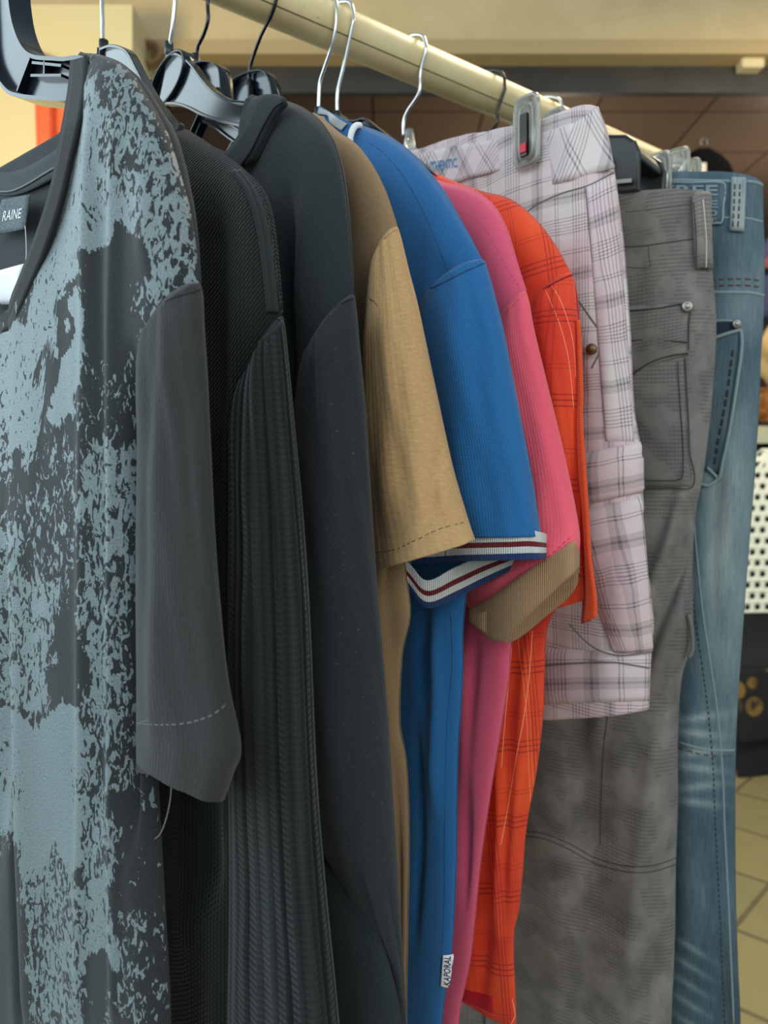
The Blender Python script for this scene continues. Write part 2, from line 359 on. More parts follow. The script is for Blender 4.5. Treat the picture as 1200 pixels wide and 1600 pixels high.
# cable clipped along the steel beam
pts = [P3(214, 95, 3.0), P3(260, 84, 3.0), P3(340, 88, 3.0), P3(430, 90, 3.0), P3(600, 92, 3.0), P3(800, 91, 3.0), P3(1000, 90, 3.0), P3(1100, 83, 3.0), P3(1162, 80, 3.0)]
v, f = tube(catmull(pts, 5), .0055, 8); tag(obj('cable', v, f, plain('pale_cable', (170, 156, 130), .6)), 'thin pale cable strung along the dark beam under the ceiling edge', 'cable')
v, f = box(*P3(1160, 104, 2.98), *(P3(1196, 80, 2.98) + Vector((0, .06, 0)))); o = obj('junction_box', v, f, plain('ivory_plastic', (214, 200, 160), .5), smooth=False)
b = o.modifiers.new('b', 'BEVEL'); b.width = .006; tag(o, 'small ivory junction box at the end of the cable', 'junction box')
ring = []
for i in range(24):
    a = 2 * math.pi * i / 24; ring.append(P3(231 + 17 * math.cos(a), 90 + 16 * math.sin(a), 2.93))
rg = []
for j in range(3): rg.append(tube([p + Vector((.006 * j, -.012 * j, .004 * j)) for p in ring], .009, 8, True))
v, f = join(*rg); tag(obj('cable_coil', v, f, plain('brown_cord', (140, 112, 78), .7)), 'small coil of brown cord hung at the left end of the dark beam', 'coil')

# orange cloth hung by the pillar
V, Fc, UV = [], [], []
Yc = 2.727
for i in range(13):
    for j in range(25):
        s, t = i / 12, j / 24; x = 54 + 62 * s; y = (74 + 42 * s) * (1 - t) + 330 * t
        if t > .3: x += 6 * t
        V.append(P3(x, y, Yc + .02 * math.sin(s * 14 + t)))
for i in range(12):
    for j in range(24): Fc.append((i * 25 + j, i * 25 + j + 1, (i + 1) * 25 + j + 1, (i + 1) * 25 + j))
tag(obj('hanging_cloth', V, Fc, m_noisy('orange_red_cloth', (214, 92, 50), (232, 116, 66), 8), solid=.008), 'orange red cloth hanging in front of the cream pillar', 'cloth')

# black jacket hanging far behind the rod end, navy clothes, stall with white openwork cloth
def slab(name, poly, Y, th, mat, parent=None, solidbev=.01):
    n = len(poly); V = [P3(x, y, Y) for x, y in poly]; V += [p + Vector((0, th, 0)) for p in V]
    Fc = [tuple(range(n)), tuple(range(2 * n - 1, n - 1, -1))] + [(i, i + n, (i + 1) % n + n, (i + 1) % n) for i in range(n)]
    o = obj(name, V, Fc, mat, parent, smooth=False)
    if solidbev: b = o.modifiers.new('b', 'BEVEL'); b.width = solidbev; b.segments = 3
    return o
jk = thing('jacket', 'black jacket on a hanger far behind the end of the rail', 'jacket', P3(1100, 290, 2.6))
poly = [(1062, 640), (1066, 300), (1072, 250), (1084, 232), (1096, 226), (1112, 226), (1130, 236), (1145, 250), (1156, 276), (1160, 400), (1163, 640)]
slab('body', poly, 2.6, .12, plain('black_jacket_cloth', (8, 8, 10), .95, Specular_IOR_Level=.05), jk, .03)
v, f = join(tube([Vector((P3(1104, 0, 2.66).x, 2.66, .01)), Vector((P3(1104, 0, 2.66).x, 2.66, 2.3))], .015, 12), tube([Vector((P3(1104, 0, 2.66).x, 2.66, 0)), Vector((P3(1104, 0, 2.66).x, 2.66, .012))], .08, 24)); obj('stand_pole', v, f, M['black_mt'], jk)
v, f = tube(catmull([P3(1095, 228, 2.66), P3(1094, 221, 2.66), P3(1100, 216, 2.66), P3(1104, 221, 2.66), P3(1103, 228, 2.66)], 4), .005, 6); obj('collar_loop', v, f, M['black_mt'], jk)
slab('tag', [(1092, 254), (1104, 254), (1104, 279), (1091, 279)], 2.585, .01, plain('grey_tag', (160, 158, 156), .7), jk, .001)
nv = thing('navy_coat', 'navy and maroon coat hanging at the right edge behind the jeans', 'coat', P3(1250, 400, 2.9))
slab('body', [(1184, 500), (1186, 392), (1196, 374), (1220, 360), (1300, 380), (1320, 500)], 2.9, .12, plain('navy_cloth', (34, 34, 74), .8), nv, .03)
slab('collar', [(1190, 420), (1190, 404), (1230, 396), (1300, 404), (1300, 420)], 2.87, .05, plain('maroon_cloth', (96, 44, 40), .8), nv, .01)
def blob(name, c, r, mat, seed=0, rough=.12):
    V, Fc = [], []
    nu, nv_ = 24, 16
    for j in range(nv_ + 1):
        th = math.pi * j / nv_
        for i in range(nu):
            ph = 2 * math.pi * i / nu; d = Vector((math.sin(th) * math.cos(ph), math.sin(th) * math.sin(ph), math.cos(th)))
            k = 1 + rough * noise.noise(d * 2.2 + Vector((seed, 0, 0))) + rough * .4 * noise.noise(d * 7 + Vector((seed, 0, 0)))
            V.append(Vector(c) + Vector((d.x * r[0], d.y * r[1], d.z * r[2])) * k)
    for j in range(nv_):
        for i in range(nu): Fc.append((j * nu + i, (j + 1) * nu + i, (j + 1) * nu + (i + 1) % nu, j * nu + (i + 1) % nu))
    return obj(name, V, Fc, mat)
ys = 3.45
tag(blob('stuffed_bag', P3(1226, 556, ys + .1), (.13, .10, .155), m_noisy('sandy_cloth', (206, 170, 108), (226, 196, 136), 9), 1, .25), 'sandy cloth bag standing on the shelf behind the jeans', 'bag')
bg = blob('plush_toy', P3(1200, 633, ys - .06), (.085, .08, .072), m_noisy('orange_brown_plush', (150, 88, 36), (224, 150, 70), 22, .9, .6), 5, .35)
tag(bg, 'small orange brown plush bundle in front of the sandy bag', 'toy')
sh = thing('display_stand', 'dark display stand draped in cloth at the right edge of the aisle', 'stand', P3(1300, 1210, ys))
v, f = box((1150 - 600) / F * ys, ys - .05, CZ + (HY - 1205) / F * ys, 2.7, ys + .45, CZ + (HY - 700) / F * ys); obj('body', v, f, plain('dark_stand_cloth', (40, 40, 44), .8), sh, smooth=False)
v, f = box((1158 - 600) / F * ys, ys - .1, CZ + (HY - 694) / F * ys, 2.75, ys + .5, CZ + (HY - 668) / F * ys); obj('top_board', v, f, m_noisy('worn_pale_paint', (176, 186, 164), (206, 196, 160), 14), sh, smooth=False)
# black lace hem skirt with ochre motifs
nt = NT('black_lace_with_ochre', .85); v_ = nt.uv(use='Object'); q = nt.node('ShaderNodeTexVoronoi'); q.inputs['Scale'].default_value = 9; nt.link(v_, q.inputs['Vector'])
fl = nt.ramp(q.outputs['Distance'], [(.34, (1, 1, 1, 1)), (.40, (0, 0, 0, 1))]); nn = nt.ramp(nt.noise(v_, 9, 4), [(.36, (0, 0, 0, 1)), (.5, (1, 1, 1, 1))])
nt.col(nt.mix(nt.math('MULTIPLY', fl, nn), (22, 22, 24), (128, 100, 46)))
def drape(name, xs, ytop, ybot, Y, mat, amp, parent=None, nx=60, ny=20, hem=0):
    V, Fc = [], []
    for j in range(ny + 1):
        for i in range(nx + 1):
            s, t = i / nx, j / ny; x = xs[0] + (xs[1] - xs[0]) * s; y = ytop + (ybot - ytop) * t + hem * t * math.sin(s * 25)
            V.append(P3(x, y, Y) + Vector((0, -amp * (t * .8 + .2) * (1 + math.sin(s * 21 + 1)), 0)))
    for j in range(ny):
        for i in range(nx): a = j * (nx + 1) + i; Fc.append((a, a + 1, a + nx + 2, a + nx + 1))
    return obj(name, V, Fc, mat, parent, solid=.006)
tag(drape('lace_cloth', (1151, 1420), 1046, 1158, ys - .09, nt.m, .012), 'black lace cloth with ochre flowers hanging low on the dark stand', 'cloth')
drape('skirt', (1149, 1425), 1150, 1212, ys - .07, plain('black_skirt_cloth', (18, 19, 23), .85), .01, sh, hem=3)
# white openwork cloth: a net of round cords with square holes
NX, NZ = 30, 26; st_ = .046; x0 = (1160 - 600) / F * (ys - .17); z1 = CZ + (HY - 700) / F * (ys - .17)
V, Fc = [], []
def netp(i, k, sub): return Vector((x0 + i, ys - .16 + .012 * math.sin(i * 9) , z1 - k))
sd = 4
nxv, nzv = 22 * sd, 15 * sd
for k in range(nzv + 1):
    for i in range(nxv + 1):
        x = i * st_ / sd; z = k * st_ / sd * 1.02
        sk = .10 * max(0, 1 - z / .12) ** 2
        bul = .012 * (math.sin(2 * math.pi * (x + z) / st_) * math.sin(2 * math.pi * (x - z) / st_))
        V.append(Vector((x0 + x + sk * (1 if i < sd * 2 else 0), ys - .17 + .015 * math.sin(x * 9) - .03 * max(0, 1 - z / .06) * -1 + bul * .5, z1 - z)))
for k in range(nzv):
    for i in range(nxv):
        a, b = i % sd, k % sd; off = (sd // 2) * ((k // sd) % 2)
        if (i + off) % sd in (1, 2) and b in (1, 2): continue
        q0 = k * (nxv + 1) + i; Fc.append((q0, q0 + 1, q0 + nxv + 2, q0 + nxv + 1))
o = obj('openwork_cloth', V, Fc, plain('white_crochet', (226, 232, 218), .8), solid=.007)
sb = o.modifiers.new('sub', 'SUBSURF'); sb.levels = 1; sb.render_levels = 1
tag(o, 'white openwork cloth with rows of holes hanging on the dark stand', 'cloth')

# ------------------------------------------------------------------ clothes rail
rp = lambda px, py0=0: Vector(((px - 600) / F * Yrod(px), Yrod(px), 1.7235))
R0 = rp(-1500); R1 = rp(1052); RD = (R1 - R0).normalized(); RR = .0200
rail = thing('clothes_rail', 'cream enamelled metal clothes rail carrying all the hanging clothes', 'clothes rail', Vector((R1.x, R1.y, 0)))
v, f = tube([R0, R0.lerp(R1, .5), R1 + RD * .002], RR, 40); o = obj('bar', v, f, M['rod'], rail)
# joint line along the bar
side = Vector((RD.y, -RD.x, 0)); ln = side * math.cos(math.radians(-40)) + Vector((0, 0, 1)) * math.sin(math.radians(-40))
v, f = tube([R0 + ln * (RR - .0002), R1 + ln * (RR - .0002)], .0007, 6); obj('joint_line', v, f, M['rod_dark'], rail)
v, f = tube([R1 - RD * .004, R1 + RD * .004, R1 + RD * .010, R1 + RD * .014], [RR + .0015, RR + .0015, RR, RR * .5], 32); obj('end_cap', v, f, M['rod'], rail)
for q in (R0 + RD * .02, R1 - RD * .02):
    v, f = tube([Vector((q.x, q.y, .02)), Vector((q.x, q.y, 1.705))], .014, 20); obj('post', v, f, M['rod'], rail)
    v, f = join(tube([Vector((q.x, q.y, .012)) - side * .28, Vector((q.x, q.y, .012)) + side * .28], .0125, 16)); obj('foot', v, f, M['rod'], rail)

# ------------------------------------------------------------------ garment plane
class G:
    def __init__(s, hook, tip, tipY):
        Y = Yrod(hook); s.H = Vector(((hook - 600) / F * Y, Y, 0)); T = Vector(((tip - 600) / F * tipY, tipY, 0))
        s.p = (T - s.H).normalized(); s.r = Vector((-s.p.y, s.p.x, 0)); s.L = (T - s.H).length; s.hook = hook; s.tipY = tipY
    def pt(s, u, z, v=0): q = s.H + s.p * u + s.r * v; return Vector((q.x, q.y, z))
    def uz(s, px, py, v=0):
        a = (px - 600) / F; n = a * s.r.x + s.r.y; Y = (s.H.dot(s.r) + v) / n
        q = Vector((a * Y, Y, 0)) - s.H; return q.dot(s.p), CZ + (HY - py) / F * Y
    def at(s, px, py, v=0): u, z = s.uz(px, py, v); return s.pt(u, z, v)
rnd = lambda e: math.sqrt(max(0, 1 - (1 - min(1, max(0, e))) ** 2))
def foldsum(folds, x, y):
    t = 0
    for path, wd, amp in folds:
        if y < path[0][1] - 40 or y > path[-1][1] + 40: continue
        t += amp * math.exp(-((x - itp_cache(path)(y)) / wd) ** 2) * min(1, max(0, (y - path[0][1] + 40) / 80)) * min(1, max(0, (path[-1][1] + 40 - y) / 80))
    return t
_ic = {}
def itp_cache(path):
    k = id(path)
    if k not in _ic: _ic[k] = itp(path)
    return _ic[k]
SURF = {}
def bvh_of(o):
    me = o.data; off = Vector((0, 0, 0)); q = o.parent
    while q is not None: off += q.location; q = q.parent
    return BVHTree.FromPolygons([v.co + off for v in me.vertices], [tuple(p.vertices) for p in me.polygons])
def hit(o, px, py, lift=0):
    if o.name not in SURF: SURF[o.name] = [bvh_of(o), None]
    d = Vector(((px - 600) / F, 1, (HY - py) / F)).normalized()
    h = SURF[o.name][0].ray_cast(Vector((0, 0, CZ)), d)
    if h[0] is None:
        # nudge inwards: nearest point of the surface to where the ray passes
        Y = (SURF[o.name][1] or Vector((0, .6, 0))).y
        near = SURF[o.name][0].find_nearest(P3(px, py, Y)); p, n = near[0], near[1]
    else: p, n = h[0], h[1]
    SURF[o.name][1] = p
    if n.dot(d) > 0: n = -n
    return p + n * lift, n
def surf_line(name, o, path, r, mat, parent=None, lift=.0004, dash=0, k=8):
    pts = [hit(o, p[0], p[1], lift)[0] for p in catmull([(a, b, 0) for a, b in path], k)]
    if not dash: v, f = tube(pts, r, 6)
    else:
        ms = []; acc = 0; cur = [pts[0]]; on = True
        for a, b in zip(pts, pts[1:]):
            L = (b - a).length; n = max(1, int(L / (dash * .25)))
            for q in range(n):
                c = a.lerp(b, (q + 1) / n); acc += L / n; cur.append(c)
                if acc >= (dash if on else dash * .6):
                    if on and len(cur) > 1: ms.append(tube(cur, r, 5))
                    cur = [c]; acc = 0; on = not on
        if not ms: ms = [tube(pts, r, 5)]
        v, f = join(*ms)
    return obj(name, v, f, mat, parent)
def patch(name, o, quad, th, mat, parent=None, nu=14, nv=14, lift=.0006, uvs=1.0, side_curve=0, puff=0):
    """a slab of cloth laid on a surface; quad = four pixel corners TL TR BR BL"""
    V, Fc, UV = [], [], []; tl, tr, br, bl = [Vector((a, b, 0)) for a, b in quad]
    for lay in (1, 0):
        for j in range(nv + 1):
            for i in range(nu + 1):
                s, t = i / nu, j / nv; p = tl.lerp(tr, s).lerp(bl.lerp(br, s), t)
                p.y += side_curve * 4 * s * (1 - s)
                e = min(s, 1 - s, t, 1 - t); e = rnd(e / .06)
                l = lift + (th * (.35 + .65 * e) + puff * math.sin(math.pi * s) * math.sin(math.pi * t) if lay else -.0004)
                w, n = hit(o, p.x, p.y, l); V.append(w); UV.append((w.length * 0 + s * (tr - tl).length / F * w.y * uvs, -t * (bl - tl).length / F * w.y * uvs))
    m = (nu + 1) * (nv + 1)
    for j in range(nv):
        for i in range(nu):
            a = j * (nu + 1) + i; Fc.append((a, a + 1, a + nu + 2, a + nu + 1)); Fc.append((m + a, m + a + nu + 1, m + a + nu + 2, m + a + 1))
    rim = [i for i in range(nu + 1)] + [j * (nu + 1) + nu for j in range(1, nv + 1)] + [nv * (nu + 1) + i for i in range(nu - 1, -1, -1)] + [j * (nu + 1) for j in range(nv - 1, 0, -1)]
    for a, b in zip(rim, rim[1:] + rim[:1]): Fc.append((a, a + m, b + m, b))
    return obj(name, V, Fc, mat, parent, UV)
def text_on(name, o, quad, s, mat, parent=None, lift=.001, th=.0003, bold=0):
    cu = D.curves.new('t', 'FONT'); cu.body = s; cu.offset = bold; cu.resolution_u = 3
    to = D.objects.new('t', cu); C.objects.link(to); bpy.context.view_layer.update()
    me = to.evaluated_get(bpy.context.evaluated_depsgraph_get()).to_mesh()
    vs = [v.co.copy() for v in me.vertices]; fs = [tuple(p.vertices) for p in me.polygons]
    x0, x1 = min(v.x for v in vs), max(v.x for v in vs); y0, y1 = min(v.y for v in vs), max(v.y for v in vs)
    tl, tr, br, bl = [Vector((a, b, 0)) for a, b in quad]; V = []
    for v in vs:
        a, b = (v.x - x0) / (x1 - x0), (y1 - v.y) / (y1 - y0); p = tl.lerp(tr, a).lerp(bl.lerp(br, a), b); V.append(hit(o, p.x, p.y, lift)[0])
    D.objects.remove(to)
    return obj(name, V, fs, mat, parent, smooth=False)

def mirr(u, uc, sl): return 2 * uc - u - sl * max(0, min(1, (u - uc) / .05))
def body(g, name, mat, parent, top, side, zbot, T=.016, uc=0.0, neck_f=None, neck_b=None, folds=(), wr=.0025, seed=0,
         nc=46, nr=150, openwaist=False, hem=None, crotch=None, solid=.0012, print_fn=None, fade_fn=None, mir=True, slump=0, rx=.12, thin=True):
    """front and back sheet of a hanging garment; top = outline from neck/centre to tip, side = right outline tip to hem (pixels)"""
    t_uz = [g.uz(x, y) for x, y in top]; s_uz = [g.uz(x, y) for x, y in side]
    un, zn = t_uz[0]; ut, zt = t_uz[-1]
    Zs = itp([(z, u) for u, z in t_uz]) if not openwaist else itp([(z, u) for u, z in t_uz])
    s_uz = sorted(s_uz, key=lambda q: q[1]); lo = s_uz[0]
    if lo[1] > zbot: s_uz = [(lo[0], zbot)] + s_uz
    Ub = itp([(u, z) for u, z in s_uz])
    nkf = lambda u, z: 1 - .75 * math.exp(-((u - un) / .03) ** 2) * math.exp(-((zn - z) / .08) ** 2) if neck_f else 1
    def nk(lst, v, dip):
        if lst:
            q = []
            for x, y in lst:
                vv = v * .5
                for _ in range(5): a_, b_ = g.uz(x, y, vv); vv = v * nkf(a_, b_)
                q.append((a_, b_))
            q.sort(); q = [(a_, max(b2 for _, b2 in q[:k_ + 1])) for k_, (a_, b_) in enumerate(q)]; dl = zn - lerp_list(q, un); return lambda u: lerp_list(q, u) + dl * max(0, (u - uc) / (un - uc)) ** 6
        return lambda u: zn - dip * math.sqrt(max(0, 1 - ((u - uc) / max(1e-6, un - uc)) ** 2))
    nf = nk(neck_f, -T * .8, .07); nb = nk(neck_b, T * .8, .02)
    hz = None
    if hem:
        q = sorted([g.uz(x, y) for x, y in hem]); hz = lambda u: lerp_list(q, u)
    # columns: |s| from 0..1, denser at edge
    S = sorted(set([round(math.sin(math.pi / 2 * i / nc), 5) for i in range(nc + 1)]))
    sn = (un - uc) / (ut - uc) if not openwaist else 0
    if sn > .02: S = sorted(set(S + [round(sn, 5), round(sn - .012, 5)]))
    cols = [-s for s in reversed(S) if s > 0] + S if mir else S
    V, Fc, UV, PR, FD = [], [], [], [], []
    for lay in (0, 1):
        sg = -1 if lay == 0 else 1
        for s in cols:
            a = abs(s); us = uc + a * (ut - uc)
            if openwaist: zt_ = Zs(us) if us > un else zn
            else: zt_ = Zs(us) if a >= sn - 1e-4 else (nf(us) if lay == 0 else nb(us))
            zb = hz(us) if hz else zbot
            for j in range(nr + 1):
                t = j / nr; z = zt_ + (zb - zt_) * t
                ub = Ub(z) if z < zt else ut
                u = uc + a * (ub - uc)
                e = rnd((1 - a) / rx)
                if not openwaist and a >= sn: e *= rnd((zt_ - z) / .035 + .0)
                elif not openwaist: e = e * (.35 + .65 * rnd((zt_ - z) / .05)) if a > sn * .85 else e
                if crotch and z < crotch: e *= rnd(abs(u - uc) / .05 + max(0, 1 - (crotch - z) / .05))
                tt = T * (.4 + .6 * min(1, max(0, s + .25) / .75)) if thin else T * nkf(u, z)
                if lay == 1: e = min(e, min(1, (1 - a) / .5) ** .8 + .02)
                v = sg * tt * e
                wpos = g.pt(u, z, v)
                X, Yp = proj(wpos)
                k = e
                nz = noise.noise(Vector((u * 16 + seed, z * 3.0, lay * 5))) * wr * 1.6 + noise.noise(Vector((u * 45, z * 12 + seed, lay))) * wr * .5
                v += nz * min(1, k) * (1 if abs(s) < 1 else 0)
                if lay == 0 and folds: v -= foldsum(folds, X, Yp) * min(1, k * 1.5)
                uu = u if s >= 0 else mirr(u, uc, slump)
                V.append(g.pt(uu, z, v)); arcv = (tt - abs(v)) * 1.2 if lay == 0 else 0; UV.append(((uu - uc) + (arcv if s >= 0 else -arcv), z))
                if print_fn or fade_fn:
                    X, Yp = proj(g.pt(u, z, v))
                    if print_fn: PR.append(print_fn(X, Yp) if lay == 0 else -1.5)
                    if fade_fn: FD.append(fade_fn(X, Yp, a))
    n = len(cols); m = n * (nr + 1)
    for lay in (0, 1):
        for i in range(n - 1):
            for j in range(nr):
                a = lay * m + i * (nr + 1) + j; b = a + nr + 1
                Fc.append((a, a + 1, b + 1, b) if lay == 0 else (a, b, b + 1, a + 1))
    for i in ((0, n - 1) if mir else (n - 1,)):
        for j in range(nr):
            a = i * (nr + 1) + j; Fc.append((a, a + 1, a + 1 + m, a + m) if i == 0 else (a, a + m, a + 1 + m, a + 1))
    at = {}
    if PR: at['print'] = PR
    if FD: at['fade'] = FD
    return obj(name, V, Fc, mat, parent, UV, solid=solid, attrs=at)
def lerp_list(q, u):
    if u <= q[0][0]: return q[0][1]
    for (a, b), (c, d) in zip(q, q[1:]):
        if u <= c: return b + (d - b) * (u - a) / max(1e-9, c - a)
    return q[-1][1]

def sleeve(g, name, mat, parent, rows, Yc, ratio=3.0, n=56, sub=10, wr=.0015, folds=(), seed=0, zlow=None, solid=.0012, closetop=True, fade_fn=None, ycs=None, sq=2.0, cap=10):
    """tube whose visible left/right edges pass through the given pixels; rows = (Lx,Ly,Rx,Ry[,Y])"""
    full = catmull([(r[0], r[1], 0) for r in rows], sub); fr = catmull([(r[2], r[3], 0) for r in rows], sub)
    fy = catmull([((r[4] if len(r) > 4 else Yc), 0, 0) for r in rows], sub)
    V, Fc, UV, FD = [], [], [], []; m = len(full); arc = 0
    per = None
    for q, (Lp, Rp, yy) in enumerate(zip(full, fr, fy)):
        Y = yy.x; cx = (Lp.x + Rp.x) / 2; a = (cx - 600) / F; h = (Rp.x - Lp.x) / 2 / F * Y
        cp = g.p.x - a * g.p.y; cr = g.r.x - a * g.r.y
        B = h / math.sqrt((ratio * cp) ** 2 + cr ** 2)
        if closetop and q < 3: B *= (.72, .92, .98)[q]
        A = ratio * B; Cc = Vector((a * Y, Y, 0)); z0 = CZ + (HY - (Lp.y + Rp.y) / 2) / F * Y
        if per is None and q >= 3: per = (A + B) * math.pi
        for i in range(n):
            ph = 2 * math.pi * i / n
            c_, s_ = math.cos(ph), math.sin(ph)
            c_ = math.copysign(abs(c_) ** (2 / sq), c_); s_ = math.copysign(abs(s_) ** (2 / sq), s_)
            dx = A * c_; dr = B * s_
            k = (dx * cp + dr * cr) / h if h > 1e-6 else 0
            P = Cc + g.p * dx + g.r * dr
            py = Lp.y + (Rp.y - Lp.y) * (max(-1, min(1, k)) + 1) / 2 - cap * (1 - min(1, k * k)) * max(0, 1 - q / 8)
            z = CZ + (HY - py) / F * P.y * .35 + (HY - py) / F * Y * .65
            P.z = z
            out = (g.p * c_ / ratio + g.r * s_).normalized()
            d = (noise.noise(Vector((i / n * 9 * math.cos(0), z * 7 + seed, seed))) * (1 if 0 < i < n - 1 else .2)) * wr * 1.5 + noise.noise(Vector((math.cos(ph) * 3, math.sin(ph) * 3 + z * 22, seed + 3))) * wr
            if q < 3: d = 0
            X, Yp = proj(P)
            if folds and s_ * 1 < .3: d += foldsum(folds, X, Yp)
            fade = 1 - abs(max(-1, min(1, k))) ** 6
            P += out * d * (.15 + .85 * fade)
            V.append(P); UV.append((ph / (2 * math.pi) * (per or (A + B) * math.pi), z))
            if fade_fn: FD.append(fade_fn(X, Yp, 0))
    for q in range(m - 1):
        for i in range(n):
            a, b = q * n + i, q * n + (i + 1) % n; Fc.append((a, b, b + n, a + n))
    if closetop: Fc.append(tuple(range(n))[::-1])
    per = per or .1
    o = obj(name, V, Fc, mat, parent, UV, solid=solid, attrs={'fade': FD} if FD else None)
    # fix the uv seam column
    ul = o.data.uv_layers[0].data
    for p in o.data.polygons:
        if len(p.vertices) == 4:
            us = [ul[li].uv.x for li in p.loop_indices]
            if max(us) - min(us) > per * .5:
                for li in p.loop_indices:
                    if ul[li].uv.x < per * .5: ul[li].uv.x += per
    return o
def ring(name, pts, mat, parent, solid=.0022, k=8, bands=None, nz=10, closed=True, flare=0):
    """cuff ring: pts = (px, ytop, ybot, Y); bands = [(t0, t1, material, name)]"""
    top = catmull([P3(a, b, Y) for a, b, c, Y in pts], k, closed); bot = catmull([P3(a, c, Y) for a, b, c, Y in pts], k, closed)
    outs = []
    for bi, (t0, t1, mt, nm) in enumerate(bands or [(0, 1, mat, name)]):
        V, Fc, UV = [], [], []; n = len(top); arc = 0
        for i in range(n):
            if i: arc += (top[i] - top[i - 1]).length
            for j in range(nz + 1):
                t = t0 + (t1 - t0) * j / nz; V.append(top[i].lerp(bot[i], t)); UV.append((arc, t * .03))
        for i in range(n if closed else n - 1):
            for j in range(nz):
                a = i * (nz + 1) + j; b = ((i + 1) % n) * (nz + 1) + j; Fc.append((a, b, b + 1, a + 1))
        outs.append(obj(nm, V, Fc, mt, parent if bi == 0 or len(outs) == 0 else outs[0], UV, solid=solid))
    return outs[0]

# ------------------------------------------------------------------ hangers
def hook_path(g, base_px=None, lean=0.0, rise=.115, bulge=.026, ztop=None):
    zr = 1.7235; R = RR + .0035
    zb = zr - rise
    pts = [(0, zb - .012), (0, zb + .012), (bulge * .25 + lean * .3, zb + .035), (R * .92 + lean, zr - .028), (R + .002 + lean * .5, zr - .004), (R * .8, zr + R * .62), (0.0, zr + R + .001), (-R * .8, zr + R * .62), (-R - .001, zr + .003)]
    return catmull([g.pt(u, z, 0) for u, z in pts], 6), zb
def ribbonpoly(g, poly, th, v0=0.0, mat=None, name='plate', parent=None, rim=0, mirror=False, bev=.0015):
    """flat plastic plate in the hanger plane from a (u,z) polygon, with thickness and a raised rim"""
    n = len(poly); V = [g.pt(u, z, v0 - th / 2) for u, z in poly] + [g.pt(u, z, v0 + th / 2) for u, z in poly]
    Fc = [tuple(range(n)), tuple(range(2 * n - 1, n - 1, -1))] + [(i, i + n, (i + 1) % n + n, (i + 1) % n) for i in range(n)]
    ms = [(V, Fc)]
    if rim: ms.append(tube([g.pt(u, z, v0) for u, z in poly], rim, 8, True))
    v, f = join(*ms); o = obj(name, v, f, mat, parent, smooth=False)
    return o
def band(g, outer, inner, web, rimr, depth, mat, name, parent):
    """injection-moulded arm: thin web between two edge curves, each edge a deep flange"""
    def resample(l, n):
        o_ = []
        for i in range(n):
            t = i / (n - 1) * (len(l) - 1); k = min(int(t), len(l) - 2); t -= k; o_.append((l[k][0] * (1 - t) + l[k + 1][0] * t, l[k][1] * (1 - t) + l[k + 1][1] * t))
        return o_
    n = max(len(outer), len(inner)); outer, inner = resample(outer, n), resample(inner, n); V, Fc = [], []
    for (a, b) in zip(outer, inner):
        V += [g.pt(a[0], a[1], -web), g.pt(b[0], b[1], -web), g.pt(b[0], b[1], web), g.pt(a[0], a[1], web)]
    for i in range(n - 1):
        q = i * 4
        for k in range(4): Fc.append((q + k, q + (k + 1) % 4, q + 4 + (k + 1) % 4, q + 4 + k))
    Fc.append((0, 1, 2, 3)); Fc.append((n * 4 - 1, n * 4 - 2, n * 4 - 3, n * 4 - 4))
    ms = [(V, Fc)]
    for ed in (outer, inner):
        V2, F2 = [], []
        for i, a in enumerate(ed):
            b = ed[min(n - 1, i + 1)]; c = ed[max(0, i - 1)]; t = Vector((b[0] - c[0], b[1] - c[1])); t = t.normalized() if t.length else Vector((1, 0)); nn = Vector((-t.y, t.x)) * rimr
            for du, dv in ((nn, -depth), (-nn, -depth), (-nn, depth), (nn, depth)): V2.append(g.pt(a[0] + du.x, a[1] + du.y, dv))
        for i in range(n - 1):
            q = i * 4
            for k in range(4): F2.append((q + k, q + (k + 1) % 4, q + 4 + (k + 1) % 4, q + 4 + k))
        F2.append((0, 1, 2, 3)); F2.append((n * 4 - 1, n * 4 - 2, n * 4 - 3, n * 4 - 4))
        ms.append((V2, F2))
    v, f = join(*ms); o = obj(name, v, f, mat, parent, smooth=False)
    b = o.modifiers.new('b', 'BEVEL'); b.width = .0006; b.segments = 2; b.limit_method = 'ANGLE'
    return o
def uvcat(pts, k=5): return [(p.x, p.y) for p in catmull([(a, b, 0) for a, b in pts], k)]
GR = 'hangers on the cream rail'
